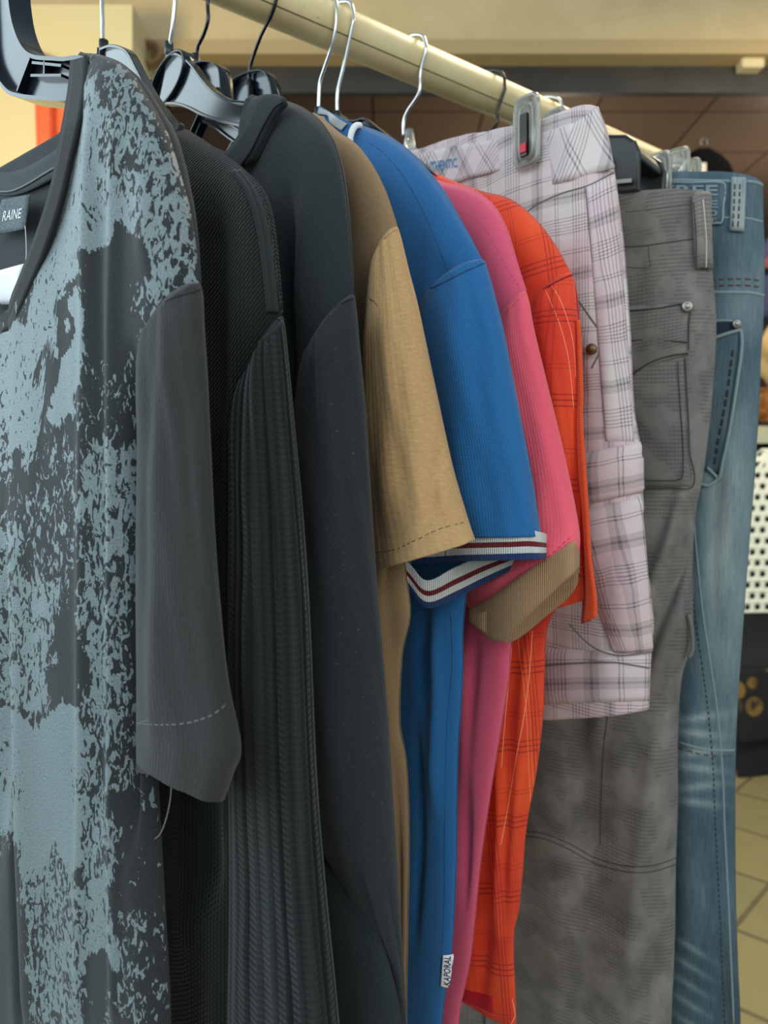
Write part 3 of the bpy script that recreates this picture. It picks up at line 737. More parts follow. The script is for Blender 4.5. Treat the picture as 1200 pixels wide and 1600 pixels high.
def shirt_hanger(g, label, wire, zc, rise, drop=.085, half=.215, top=.028, eye=False, lean=0, plate=False, plz=0, mat='black_pl'):
    root = thing('clothes_hanger', label, 'hanger', g.pt(0, 1.7235), 'plastic hangers on the cream rail')
    hp, zb = hook_path(g, lean=lean, rise=rise)
    v, f = tube(hp, .0016, 10); obj('hook', v, f, M[wire], root)
    v, f = tube([g.pt(0, zb - .014), g.pt(0, zb + .004)], .0042, 14); obj('collar', v, f, M['black_mt'], root)
    zt = zb - .008
    for sgn in (1, -1):
        up = uvcat([(0, zt), (sgn * .02, zt - .002), (sgn * .045, zt - .018), (sgn * .075, zt - .033), (sgn * .14, zt - .055), (sgn * half, zt - drop - .006)])
        lo = uvcat([(0, zt - .052), (sgn * .02, zt - .046), (sgn * .045, zt - .048), (sgn * .075, zt - .056), (sgn * .14, zt - .078), (sgn * half, zt - drop - .026)])
        band(g, up, lo, .0012, .0011, .0055, M[mat], 'arm', root)
    if eye:
        c = zt - .026; ms = []
        circ = [g.pt(.018 * math.cos(a), c + .022 * math.sin(a)) for a in [2 * math.pi * i / 40 for i in range(40)]]
        V, Fc = [], []
        for i in range(40):
            a = 2 * math.pi * i / 40
            for rr, vv in ((.019, -.008), (.0205, -.008), (.0205, .008), (.019, .008)): V.append(g.pt(rr * math.cos(a), c + rr * 1.1 * math.sin(a), vv))
        for i in range(40):
            for k in range(4): Fc.append((i * 4 + k, i * 4 + (k + 1) % 4, ((i + 1) % 40) * 4 + (k + 1) % 4, ((i + 1) % 40) * 4 + k))
        obj('eye_ring', V, Fc, M[mat], root)
        V = [g.pt(u0 + ru * k * math.cos(2 * math.pi * i / 48), z0 + rz * k * math.sin(2 * math.pi * i / 48), vv) for k, vv in ((1.16, -.0035), (1.22, -.0035), (1.22, .0035), (1.16, .0035)) for i in range(48)]
        Fc = [(a * 48 + i, a * 48 + (i + 1) % 48, ((a + 1) % 4) * 48 + (i + 1) % 48, ((a + 1) % 4) * 48 + i) for a in range(4) for i in range(48)]
        obj('eye_rim', V, Fc, M[mat], root)
        V = [g.pt(u0 + ru * 1.2 * math.cos(2 * math.pi * i / 48), z0 + rz * 1.2 * math.sin(2 * math.pi * i / 48), vv) for vv in (-.001, .001) for i in range(48)]
        obj('eye_plate', V, [tuple(range(48)), tuple(range(95, 47, -1))] + [(i, i + 48, (i + 1) % 48 + 48, (i + 1) % 48) for i in range(48)], M[mat], root, smooth=False)
    if plate:
        # squared head plate with a deep rim and a clip for the wire
        z1 = zb + .004; z0 = zb - .05; wd = .026
        pl_ = [(-wd, z0), (-wd - .001, z1 - .018), (-wd + .012, z1 - .003), (0, z1), (wd - .010, z1 - .001), (wd, z1 - .012), (wd + .001, z0)]
        V, Fc = [], []; n = len(pl_)
        o = ribbonpoly(g, pl_, .002, 0, M[mat], 'head_plate', root)
        V = []
        for u, z in uvcat(pl_, 4):
            V += [g.pt(u, z, -.008), g.pt(u * .95, z - .0016, -.008), g.pt(u * .95, z - .0016, .008), g.pt(u, z, .008)]
        Fc = []; m = len(V) // 4
        for i in range(m - 1):
            for k in range(4): Fc.append((i * 4 + k, i * 4 + (k + 1) % 4, (i + 1) * 4 + (k + 1) % 4, (i + 1) * 4 + k))
        obj('head_rim', V, Fc, M[mat], root)
        v, f = box(-1, -1, -1, 1, 1, 1); zc_ = z1 - .028
        V = [g.pt(x * .004, zc_ + z * .006, -.005 + y * .003) for x, y, z in v]; obj('wire_clip', V, f, M['black_mt'], root, smooth=False)
    return root

# ================================================================== garments, nearest first
# ---- 1 printed tee
g1 = G(-20, 310, .37); UC1 = g1.uz(20, 515, -.014)[0]
tee = thing('t_shirt', 'dark grey v-neck t-shirt with pale splatter print, nearest on the rail', 't-shirt', g1.pt(0, 1.45), 't-shirts on the rail')
RG = [([(135,120),(160,180),(150,330),(128,430),(105,455),(85,540),(72,640),(35,740),(8,640),(0,500),(20,515),(75,390),(110,260)], .74),
      ([(117,450),(130,480),(128,620),(110,650),(74,642),(80,560),(100,480)], .97), ([(150,95),(215,110),(262,200),(285,300),(312,440),(225,480),(222,330),(140,330),(160,200)], .55),
      ([(215,200),(262,230),(300,400),(285,430),(240,330)], .62), ([(130,330),(215,300),(220,345),(140,370)], .9), ([(134,400),(158,366),(192,356),(214,392),(216,560),(128,560)], .03), ([(40,690),(128,690),(128,900),(30,900)], .38),
      ([(128,560),(214,560),(214,690),(128,690)], .30), ([(130,700),(205,700),(212,900),(200,1110),(130,1110)], .56), ([(0,800),(60,830),(50,1000),(0,1000)], .60), ([(10,900),(110,900),(90,990),(60,1100),(10,1120)], .60),
      ([(75,980),(126,960),(126,1105),(70,1120)], .12), ([(20,1130),(128,1108),(130,1335),(30,1345)], .96), ([(0,750),(14,900),(28,1300),(0,1340)], .70),
      ([(30,1330),(132,1330),(132,1600),(45,1600)], .53), ([(130,1110),(176,1110),(176,1370),(130,1370)], .52), ([(130,1370),(178,1370),(178,1480),(130,1500)], .68), ([(178,1100),(214,1100),(214,1240),(178,1240)], .44),
      ([(178,1240),(230,1240),(230,1420),(178,1420)], .14), ([(178,1420),(232,1420),(232,1600),(178,1600)], .40), ([(130,1490),(178,1490),(178,1600),(130,1600)], .12), ([(0,1350),(40,1350),(45,1600),(0,1600)], .0)]
def inpoly(p, x, y):
    c = False; n = len(p)
    for i in range(n):
        x1, y1 = p[i]; x2, y2 = p[i - 1]
        if (y1 > y) != (y2 > y) and x < (x2 - x1) * (y - y1) / (y2 - y1) + x1: c = not c
    return c
def dens1(x, y):
    for p, d in RG:
        if inpoly(p, x, y): return d
    return .30
DARKLINE = [(140,330),(132,430),(108,460),(86,560),(74,650),(42,760)]
_jit = [(0, 0), (5, 3), (-5, 4), (3, -6), (-4, -5)]
def dens(x, y):
    a = noise.noise(Vector((x * .022, y * .011, 3))) * 26 + noise.noise(Vector((x * .06, y * .03, 8))) * 14
    b = noise.noise(Vector((x * .03, y * .012, 13))) * 44 + noise.noise(Vector((x * .09, y * .03, 21))) * 16
    x, y = x + a, y + b
    d = sum(dens1(x + p, y + q) for p, q in _jit) / 5
    lx = itp_cache(DARKLINE)(y)
    if 330 < y < 760 and abs(x - lx) < 6: d = min(d, .05)
    return d
folds1 = [([(150,190),(140,400),(132,700),(130,1100),(130,1600)], 9, .0035), ([(185,200),(180,500),(176,900),(178,1300),(180,1600)], 8, .0035), ([(205,560),(208,900),(205,1300)], 10, -.006),
          ([(30,820),(40,1200),(52,1600)], 14, .004), ([(8,800),(18,1200),(36,1600)], 6, -.005), ([(158,300),(155,700),(152,1300)], 9, -.003), ([(225,300),(228,420)], 14, .003)]
tb = body(g1, 'body', M['tee'], tee, [(131,84),(160,88),(200,108),(236,160),(262,210),(285,285),(300,345),(312,440)],
          [(312,440),(300,520),(262,620),(245,800),(245,1200),(255,1400),(265,1600)], .86, T=.016, uc=UC1, slump=.10, thin=False,
          neck_f=[(131,84),(135,120),(128,180),(112,250),(100,305),(75,385),(45,455),(20,515)], neck_b=[(131,84),(122,180),(98,226),(60,250),(20,264),(0,266)],
          folds=folds1, wr=.002, nc=110, nr=330, print_fn=dens)
ts = sleeve(g1, 'sleeve', M['tee_dark'], tee, [(220,520,311,448),(214,560,315,470),(213,620,318,530),(215,700,323,620),(213,850,332,820),(212,1000,342,950),(212,1080,354,1060),(211,1140,372,1152),(212,1172,362,1192),(213,1198,347,1236)], .365, ratio=2.4,
            wr=.0016, sub=14, cap=18, folds=[([(250,560),(246,900),(242,1180)], 10, .0015), ([(290,600),(300,900),(320,1100)], 16, -.0014)])
surf_line('armhole_seam', ts, [(216,530),(224,504),(243,482),(272,466),(300,458),(313,452)], .0009, M['tee_band'], tee, lift=0)
surf_line('hem_stitch', ts, [(213,1130),(250,1132),(290,1130),(330,1118),(352,1100)], .0004, M['thread_gy'], tee, dash=.002)
# neck band (front V) and back collar
def bandstrip(name, o, left, right, mat, parent, lift=.0015, n=5, k=7, uvx=True):
    L = catmull([(a, b, 0) for a, b in left], k); R = catmull([(a, b, 0) for a, b in right], k); V, Fc, UV = [], [], []; arc = 0
    for i, (a, b) in enumerate(zip(L, R)):
        for j in range(n + 1):
            p = a.lerp(b, j / n); w_, nn = hit(o, p.x, p.y, lift); V.append(w_)
            if j == 0 and i: arc += (V[-1] - V[-n - 2]).length
            UV.append((arc, j / n * .02) if uvx else (j / n * .02, arc))
    for i in range(len(L) - 1):
        for j in range(n): a = i * (n + 1) + j; Fc.append((a, a + 1, a + n + 2, a + n + 1))
    return obj(name, V, Fc, mat, parent, UV, solid=.002)
def plane_strip(name, g, outer, inner, v, mat, parent, n=4, k=7, mirror_uc=None, th=.002, uvx=True):
    """strip between two pixel curves lying in the garment plane at offset v (optionally mirrored about the centre)"""
    L = catmull([(a, b, 0) for a, b in outer], k); R = catmull([(a, b, 0) for a, b in inner], k); cols = []
    vv = v if callable(v) else (lambda s: v)
    for i, (a, b) in enumerate(zip(L, R)):
        row = []
        for j in range(n + 1):
            p = a.lerp(b, j / n); s = vv(i / (len(L) - 1)); u, z = g.uz(p.x, p.y, s); u = max(u, mirror_uc) if mirror_uc is not None else u; row.append((u, z, s))
        cols.append(row)
    if mirror_uc is not None:
        cols = [r_ for r_ in cols if max(u for u, z, s in r_) > mirror_uc + 1e-4]
        cols = cols + [[(mirr(u, mirror_uc, .10), z, s) for u, z, s in r_] for r_ in reversed(cols)]
    V, Fc, UV = [], [], []; arc = 0
    for i, r_ in enumerate(cols):
        for j, (u, z, s) in enumerate(r_): V.append(g.pt(u, z, s)); 
        if i: arc += (V[-1] - V[-n - 2]).length
        UV += [(arc, j / n * .02) if uvx else (j / n * .02, arc) for j in range(n + 1)]
    for i in range(len(cols) - 1):
        for j in range(n): a = i * (n + 1) + j; Fc.append((a, a + 1, a + n + 2, a + n + 1))
    return obj(name, V, Fc, mat, parent, UV, solid=th)
plane_strip('neck_band', g1, [(137,86),(137,125),(130,180),(113,250),(101,305),(76,385),(46,455),(20,516)], [(112,92),(108,140),(97,205),(80,295),(57,368),(33,430),(20,462),(15,484)],
            lambda s: -.0165 * min(1, .35 + s * 2.2), M['tee_band'], tee, mirror_uc=UC1)
plane_strip('back_collar', g1, [(122,172),(98,226),(60,250),(20,263),(-2,265)], [(122,214),(98,266),(60,290),(20,304),(-2,306)], .0110, M['tee_in'], tee, mirror_uc=UC1, th=.002)
plane_strip('collar_seam', g1, [(122,186),(98,250),(60,270),(38,281),(18,286),(-2,286)], [(122,190),(98,253),(60,273),(38,284),(18,289),(-2,289)], .0092, M['thread_gy'], tee, mirror_uc=UC1, th=.0006)
# woven neck label and paper price tag
def quad_g(name, g, quad, v, mat, parent, th=.0008, n=6, bend=.002):
    V, Fc, UV = [], [], []; tl, tr, br, bl = [Vector((a, b, 0)) for a, b in quad]
    for j in range(n + 1):
        for i in range(n + 1):
            p = tl.lerp(tr, i / n).lerp(bl.lerp(br, i / n), j / n); V.append(g.at(p.x, p.y, v + bend * math.sin(math.pi * i / n))); UV.append((i / n * .03, -j / n * .03))
    for j in range(n):
        for i in range(n): a = j * (n + 1) + i; Fc.append((a, a + 1, a + n + 2, a + n + 1))
    return obj(name, V, Fc, mat, parent, UV, solid=th)
nl = quad_g('neck_label', g1, [(4,312),(47,304),(39,358),(-14,368)], .004, fabric('worn_grey_label', (92, 104, 108), 'twill', .5, .5), tee); nl['label'] = 'worn grey neck label'
text_on('lettering', nl, [(8,330),(36,326),(34,341),(5,346)], 'RAINE', M['ink_w'], nl, lift=.0008)
pt_ = quad_g('price_tag', g1, [(-20,428),(38,412),(22,476),(-4,476)], .0, M['paper'], tee); pt_['label'] = 'white paper price tag'
v, f = tube(catmull([g1.at(39,350,.004), g1.at(41,380,.003), g1.at(40,408,.002), g1.at(30,424,.001)], 5), .0003, 6); obj('tag_thread', v, f, M['ink_w'], tee)
# back panel of the tee sleeve end turned out, loose thread
ring('sleeve_inner', [(216,1165,1206,.392),(240,1165,1210,.375),(290,1165,1216,.368),(330,1165,1228,.368),(346,1165,1236,.374),(352,1165,1205,.385),(335,1165,1208,.398),(270,1165,1212,.41),(225,1165,1210,.405)], M['tee_dark'], tee)
v, f = tube(catmull([g1.at(268,1222,-.002), g1.at(266,1250,-.004), g1.at(258,1285,-.004), g1.at(246,1308,-.003), g1.at(222,1316,-.003)], 6), .0004, 6); obj('loose_thread', v, f, M['thread_gy'], tee)

def mk_simple(root, g, bargs, bkw, sargs, skw): return body(g, *bargs, parent=root, **bkw)

# ---- 2 knitted jumper
g2 = G(160, 440, .39)
kn = thing('knitted_jumper', 'black moss knit jumper with ribbed long sleeve, between the printed t-shirt and the fleece', 'jumper', g2.pt(0, 1.45))
kb = body(g2, 'body', M['knit'], kn, [(268,196),(290,203),(330,228),(372,258),(402,290),(418,330),(430,400),(440,480)], [(440,480),(430,560),(410,800),(400,1600)], .80, T=.017, wr=.003, nc=60, nr=170,
          folds=[([(330,330),(320,700),(318,1400)], 24, -.008), ([(300,300),(290,800),(290,1500)], 16, .004)])
ks = sleeve(g2, 'sleeve', M['knit_rib'], kn, [(376,596,440,496),(366,618,444,520),(360,650,449,570),(357,700,457,660),(356,850,470,800),(354,1000,481,960),(354,1200,490,1180),(356,1400,503,1360),(352,1600,526,1600),(350,1760,534,1760)], .385, ratio=2.2, wr=.0012, sub=12)
v, f = join(*[tube(catmull([hit(kb, x + dx, y, .001)[0] for x, y in [(374,272),(392,296),(404,322),(412,352),(420,400),(426,450),(430,488)]], 6), .0017, 8) for dx in (0, -8)])
obj('sleeve_cord', v, f, M['knit_cord'], kn)
# braided neck edge
ms = []
for q in range(23):
    a = q / 25; x = 262 + a * 22; y = 232 - 38 * a + 6 * math.sin(a * 3); c = g2.at(x, y, -.013 + .012 * a)
    ms.append(tube([c + g2.p * .003 + Vector((0, 0, .0015)), c - g2.p * .004 - Vector((0, 0, .003))], .0018, 6))
v, f = join(*ms); obj('neck_edge', v, f, M['knit_cord'], kn)
surf_line('armhole_seam', ks, [(372,590),(382,566),(396,546),(414,530),(430,516),(440,504)], .0014, M['knit_cord'], kn, lift=0)

# ---- 3 fleece
g3 = G(265, 551, .415)
fl_ = thing('fleece_top', 'dark teal grey long-sleeved fleece top, between the black jumper and the khaki t-shirt', 'fleece top', g3.pt(0, 1.45))
fb = body(g3, 'body', M['fleece'], fl_, [(404,152),(420,151),(440,156),(478,172),(508,200),(528,245),(540,310),(548,390),(552,462)], [(552,462),(540,560),(520,700),(522,1100),(545,1300),(590,1450),(624,1600)], .80, T=.012, wr=.003, nc=60, nr=170,
          folds=[([(452,320),(448,560),(450,800)], 11, -.006), ([(480,300),(474,500)], 10, .004), ([(463,300),(460,520)], 5, .002)])
fs = sleeve(g3, 'sleeve', M['fleece_sl'], fl_, [(474,552,551,464),(466,585,555,490),(461,620,560,550),(457,670,568,640),(455,760,574,740),(452,900,583,880),(450,1050,595,1030),(455,1200,606,1180),(478,1300,613,1290),(520,1370,620,1400),(566,1470,628,1500),(612,1590,634,1610)], .408, ratio=2.2, wr=.0016, sub=12,
            folds=[([(520,520),(510,900),(520,1200)], 16, .0016), ([(545,1000),(552,1200),(570,1380)], 14, -.002)])
surf_line('armhole_seam', fs, [(470,562),(478,534),(494,508),(520,485),(540,472),(552,466)], .0010, M['black_cloth'], fl_, lift=0)
# collar band lying round the neck, open at front
plane_strip('collar', g3, [(432,153),(420,151),(408,153),(400,166),(390,190),(374,216),(356,240)], [(448,158),(444,164),(434,176),(422,196),(410,222),(395,250),(376,262)], lambda s: -.021 + .007 * (1 - s), M['fleece'], fl_, th=.004)
plane_strip('collar_stitch', g3, [(440,158),(428,166),(417,182),(404,206),(390,234),(374,256)], [(442,160),(430,168),(419,184),(406,208),(392,236),(376,258)], lambda s: -.0240 + .007 * (1 - s), M['black_cloth'], fl_, th=.0006)
plane_strip('inner_collar', g3, [(356,240),(330,228),(306,224)], [(366,268),(330,262),(300,262)], .004, M['fleece'], fl_, th=.003)

# ---- 4 khaki tee
g4 = G(320, 622, .435)
kh = thing('t_shirt', 'khaki beige plain t-shirt with stitched short sleeve hem', 't-shirt', g4.pt(0, 1.45), 't-shirts on the rail')
hb = body(g4, 'body', M['beige_shade'], kh, [(498,180),(530,208),(556,226),(582,260),(602,300),(614,335),(621,358)], [(621,358),(618,450),(612,700),(634,900),(640,960),(628,1020),(624,1130),(634,1190),(638,1300),(636,1450),(634,1600)], .84, T=.009, wr=.003, nc=56, nr=170,
          folds=[([(596,900),(604,1000),(612,1100),(616,1300)], 8, .005), ([(612,1120),(622,1300),(624,1500)], 5, -.003)])
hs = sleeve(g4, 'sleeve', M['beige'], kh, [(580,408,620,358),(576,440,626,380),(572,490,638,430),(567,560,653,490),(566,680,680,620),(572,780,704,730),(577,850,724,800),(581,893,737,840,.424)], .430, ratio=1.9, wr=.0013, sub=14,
            folds=[([(640,560),(650,700),(664,850)], 14, .003), ([(690,690),(676,770),(664,850)], 7, -.0026), ([(610,500),(606,800)], 16, .0015)])
surf_line('hem_stitch', hs, [(583,864),(620,858),(655,842),(690,826),(728,816)], .00045, M['thread_bg'], kh, dash=.0022)
surf_line('armhole_seam', hs, [(552,468),(562,436),(576,408),(594,382),(610,366),(621,358)], .0007, M['thread_bg'], kh, lift=0)
ring('sleeve_fold', [(576,880,940,.442),(590,882,930,.433),(604,884,920,.432),(617,884,908,.438)], M['beige_shade'], kh, closed=False)

# ---- 5 blue polo
g5 = G(413, 756, .475)
bl = thing('polo_shirt', 'royal blue polo shirt with white, maroon and navy striped cuffs', 'polo shirt', g5.pt(0, 1.45), 'polo shirts on the rail')
bb = body(g5, 'body', M['blue'], bl, [(512,190),(545,193),(580,202),(615,218),(650,246),(682,284),(708,325),(735,372),(755,412)], [(755,412),(752,500),(748,800),(724,960),(722,1050),(714,1200),(712,1350),(705,1480),(690,1600)], .82, T=.013, wr=.003, nc=60, nr=180,
          folds=[([(655,440),(660,600)], 14, -.007), ([(690,300),(672,420),(664,480)], 12, .003), ([(678,980),(684,1100),(680,1250)], 10, .005), ([(652,1150),(655,1300),(648,1450)], 6, -.004), ([(640,960),(645,1100)], 12, -.004)])
bs = sleeve(g5, 'sleeve', M['blue'], bl, [(658,462,754,412),(652,490,762,438),(650,530,773,480),(650,580,785,530),(655,680,806,640),(665,770,825,740),(672,840,840,834)], .468, ratio=2.0, wr=.0014, sub=14,
            folds=[([(740,480),(752,640),(770,820)], 16, -.0022), ([(700,500),(716,700),(728,820)], 14, .0015), ([(800,640),(818,820)], 12, .001)])
surf_line('armhole_seam', bs, [(652,468),(666,455),(686,446),(706,436),(730,424),(756,412)], .0009, M['thread_bl'], bl, lift=0)
surf_line('yoke_seam', bb, [(552,214),(590,232),(625,268),(655,318),(680,372),(700,425),(704,434)], .0007, M['thread_bl'], bl, lift=0)
surf_line('side_seam', bb, [(704,955),(706,1040),(698,1130),(695,1250),(694,1400),(688,1520)], .0007, M['thread_bl'], bl, lift=0)
cY = lambda x, y=828: hit(bs, x, y)[0].y + .002
ring('cuff', [(700,826,879,cY(700)),(730,826,877,cY(730)),(765,825,876,cY(765)),(800,824,875,cY(800)),(825,823,874,cY(825)),(846,828,873,cY(832)+.004),(851,832,872,.470),(840,836,874,.476),(800,850,890,.474),(755,862,912,.470),(712,880,934,.466),(668,902,950,.462),(643,880,925,.463),(619,850,890,.466),(640,834,882,cY(676)+.004),(670,828,881,cY(680))], None, bl,
     bands=[(.1, .44, M['white_rib'], 'cuff'), (.44, .60, M['maroon'], 'maroon_stripe'), (.60, .80, M['white_rib'], 'white_stripe'), (.80, 1.0, M['blue_d'], 'navy_edge')], k=8)
surf_line('cuff_stitch', D.objects['cuff'], [(660,908),(672,893),(690,899),(705,890)], .0004, M['thread_bl'], bl)
# printed collar and white piping
col = plane_strip('collar', g5, [(500,166),(520,178),(540,188),(558,196)], [(494,190),(512,196),(530,206),(548,226)], -.012, M['blue'], bl, th=.003)
plane_strip('collar_print', g5, [(499,168),(512,174),(528,185),(542,193)], [(496,178),(512,181),(516,192),(533,204)], -.0150, M['white_rib'], col, th=.0006)
v, f = tube(catmull([g5.at(562,196,-.006), g5.at(554,198,-.014), g5.at(548,212,-.019), g5.at(546,236,-.019)], 6), .0023, 8); obj('piping', v, f, M['white_rib'], bl)
lab = patch('side_label', bb, [(692,1490),(707,1489),(706,1543),(688,1538)], .0008, M['paper'], bl, lift=.0016); lab['label'] = 'white side label'
text_on('lettering', lab, [(692.5,1537),(694.5,1493),(704,1494),(702.5,1540)], 'KAPORAL', M['ink'], lab, lift=.0006, bold=.01)

# ---- 6 pink polo
g6 = G(505, 822, .50)
pk = thing('polo_shirt', 'bright pink polo shirt with broad tan ribbed cuff', 'polo shirt', g6.pt(0, 1.45), 'polo shirts on the rail')
pb = body(g6, 'body', M['pink_b'], pk, [(600,240),(650,270),(700,287),(735,296),(765,315),(786,345),(800,385),(812,425),(822,455)], [(822,455),(820,560),(812,900),(798,1010),(794,1060),(780,1150),(764,1250),(750,1350),(742,1430),(734,1500),(716,1600)], .78, T=.010, wr=.002, nc=60, nr=180,
          folds=[([(765,980),(755,1100),(740,1250)], 10, .004), ([(742,1000),(730,1200),(726,1400)], 8, -.004)])
ps = sleeve(g6, 'sleeve', M['pink'], pk, [(766,520,820,458),(756,550,826,480),(750,600,833,520),(755,700,852,600),(760,800,876,700),(745,880,894,790),(718,925,899,830),(715,936,899,850),(738,966,899,856)], .50, ratio=2.0, wr=.0013, sub=12,
            folds=[([(840,640),(850,760),(830,860)], 14, .0015)])
surf_line('armhole_seam', ps, [(776,508),(790,492),(806,474),(822,458)], .0007, M['thread_pk'], pk, lift=0)
surf_line('yoke_stitch', pb, [(722,334),(745,344),(765,368),(784,405),(804,438),(814,452)], .0005, M['thread_pk'], pk, lift=.0002, dash=.002)
surf_line('yoke_seam', pb, [(716,338),(740,350),(758,372),(776,408),(796,440),(808,458)], .0006, M['thread_pk'], pk, lift=0)
surf_line('cuff_seam', ps, [(742,957),(790,920),(840,885),(893,838)], .0005, M['thread_pk'], pk, dash=.002)
surf_line('side_seam', pb, [(786,1010),(778,1100),(764,1200),(750,1290)], .0006, M['thread_pk'], pk, lift=0)
pY = lambda x, y: hit(ps, x, y)[0].y - .0015
ring('cuff', [(734,955,968,pY(744,945)),(748,946,982,pY(752,940)),(780,925,1002,pY(780,915)),(820,895,968,pY(820,885)),(865,866,925,pY(862,856)),(896,846,895,pY(890,838)),(903,856,889,.488),(895,878,925,.490),(850,905,965,.492),(797,940,1003,.490),(758,955,988,.490)], M['tan_rib'], pk, k=8, nz=8)

# ---- 7 orange check shirt
g7 = G(527, 895, .53)
og = thing('check_shirt', 'orange and dark red check shirt, between the pink polo and the plaid shorts', 'shirt', g7.pt(0, 1.45))
ob = body(g7, 'body', M['orange_red'], og, [(640,250),(700,280),(755,300),(798,312),(838,345),(868,385),(892,428)], [(892,428),(893,600),(895,900),(856,975),(850,1050),(848,1110),(838,1200),(822,1290),(815,1370),(810,1420),(802,1460),(806,1600)], .80, T=.010, wr=.002, nc=60, nr=180,
          hem=[(690,1548),(718,1562),(760,1575),(806,1602)],
          folds=[([(792,1040),(780,1250),(778,1450)], 6, .006), ([(770,1250),(760,1400),(750,1550)], 12, -.006), ([(825,1000),(812,1200),(800,1400)], 8, .003)])
osl = sleeve(g7, 'sleeve', M['orange'], og, [(832,474,892,430),(824,500,896,450),(818,540,899,480),(820,600,903,540),(830,700,905,640),(838,800,908,740),(842,870,914,840),(842,960,920,930)], .525, ratio=1.9, wr=.0015, sub=12, folds=[([(850,520),(868,700),(880,880)], 8, .002)])
patch('hem_band', ob, [(714,1542),(770,1556),(772,1584),(717,1561)], .001, M['red'], og, lift=.0003)
yk = surf_line('armhole_seam', osl, [(830,470),(848,454),(866,443),(884,434),(893,430)], .0010, M['thread_rd'], og, lift=0)
plane_strip('red_edge', g7, [(884,436),(896,470),(900,560),(899,660),(903,760),(906,840),(912,920),(910,974)], [(894,432),(902,470),(906,560),(905,660),(911,760),(917,840),(925,920),(922,970)], -.012, M['red'], og, th=.003)
plane_strip('sleeve_edge', g7, [(903,500),(906,600),(903,660),(905,740),(911,800),(915,870),(916,930),(913,972)], [(905,500),(909,600),(909,660),(914,740),(918,800),(922,870),(930,930),(931,964)], -.016, M['orange_strip'], og, th=.004)
for i, pth in enumerate([[(862,445),(880,480),(894,530),(899,590)], [(852,452),(872,500),(888,560),(896,640)]]):
    surf_line('pale_seam', osl, pth, .0003, M['seam_or'], og)
for i, pth in enumerate([[(832,985),(824,1080),(808,1180),(796,1250),(782,1320)], [(800,1010),(790,1110),(783,1200)], [(800,1560),(804,1585),(798,1600)]]):
    surf_line('pale_seam', ob, pth, .0004, M['seam_or'], og)

# ---- hangers of the shirts
def hook_px(g, pts, out=0):
    """wire seen at these pixels, base first; then it goes over the rail and ends behind it"""
    zr = 1.7235; R = RR + .0030; q = [g.uz(x, y) for x, y in pts]; q = [(max(u, math.sqrt(max(0, R * R - (z - zr) ** 2)) + .0004) if abs(z - zr) < R else (max(u, R * out) if out and zr - 1.7 * R < z < zr else u), z) for i_, (u, z) in enumerate(q) if z < zr - .003 or i_ == 0]
    q += [(R * 1.02, zr - .001)]
    q += [(R * .98, zr + R * .4), (R * .76, zr + R * .76), (0, zr + R + .001), (-R * .72, zr + R * .72), (-R, zr + .004)]
    return catmull([g.pt(u, z) for u, z in q], 6)
def shirt_hanger(g, label, wire, hook, up, lo, eye=None, plate=None, clip=None, mat='black_pl'):
    root = thing('clothes_hanger', label, 'hanger', g.pt(0, 1.7235), 'plastic hangers on the cream rail')
    v, f = tube(hook_px(g, hook), .0016, 10); obj('hook', v, f, M[wire], root)
    b = g.uz(*hook[0]); 
    v, f = tube([g.pt(b[0], b[1] - .006), g.pt(b[0], b[1] + .008)], .0036, 14); obj('collar', v, f, M['black_mt'], root)
    U = [g.uz(*q) for q in up]; L = [g.uz(*q) for q in lo]; c = min(U[0][0], L[0][0])
    cU, cL = uvcat(U, 6), uvcat(L, 6)
    band(g, cU, cL, .0010, .0011, .0034, M[mat], 'arm', root)
    band(g, [(2 * c - u, z) for u, z in cU], [(2 * c - u, z) for u, z in cL], .0010, .0011, .0034, M[mat], 'arm', root)
    if eye:
        cx, cy, rx, ry = eye; u0, z0 = g.uz(cx, cy); V, Fc = [], []
        ru = abs(g.uz(cx + rx, cy)[0] - u0); rz = ry / F * g.pt(u0, z0).y
        for i in range(48):
            a = 2 * math.pi * i / 48
            for rr, vv in ((.92, -.0042), (1.0, -.0042), (1.0, .0042), (.92, .0042)): V.append(g.pt(u0 + ru * rr * math.cos(a), z0 + rz * rr * math.sin(a), vv))
        for i in range(48):
            for k in range(4): Fc.append((i * 4 + k, i * 4 + (k + 1) % 4, ((i + 1) % 48) * 4 + (k + 1) % 4, ((i + 1) % 48) * 4 + k))
        obj('eye_ring', V, Fc, M[mat], root)
    if plate:
        pl_ = [g.uz(*q) for q in plate]; sm = uvcat(pl_, 5)
        ribbonpoly(g, sm, .002, .004, M[mat], 'head_plate', root)
        cu = sum(p[0] for p in pl_) / len(pl_); cz = sum(p[1] for p in pl_) / len(pl_); V, Fc = [], []
        for u, z in sm:
            iu, iz = cu + (u - cu) * .95, cz + (z - cz) * .965
            V += [g.pt(u, z, -.004), g.pt(iu, iz, -.004), g.pt(iu, iz, .007), g.pt(u, z, .007)]
        for i in range(len(sm) - 1):
            for k in range(4): Fc.append((i * 4 + k, i * 4 + (k + 1) % 4, (i + 1) * 4 + (k + 1) % 4, (i + 1) * 4 + k))
        obj('head_rim', V, Fc, M[mat], root)
    if clip:
        a, z_ = g.uz(*clip); V = [g.pt(a + x * .005, z_ + z * .008, -.002 + y * .003) for x, y, z in box(-1, -1, -1, 1, 1, 1)[0]]
        o = obj('wire_clip', V, box(0, 0, 0, 1, 1, 1)[1], M['black_mt'], root, smooth=False); b_ = o.modifiers.new('b', 'BEVEL'); b_.width = .001
    return root
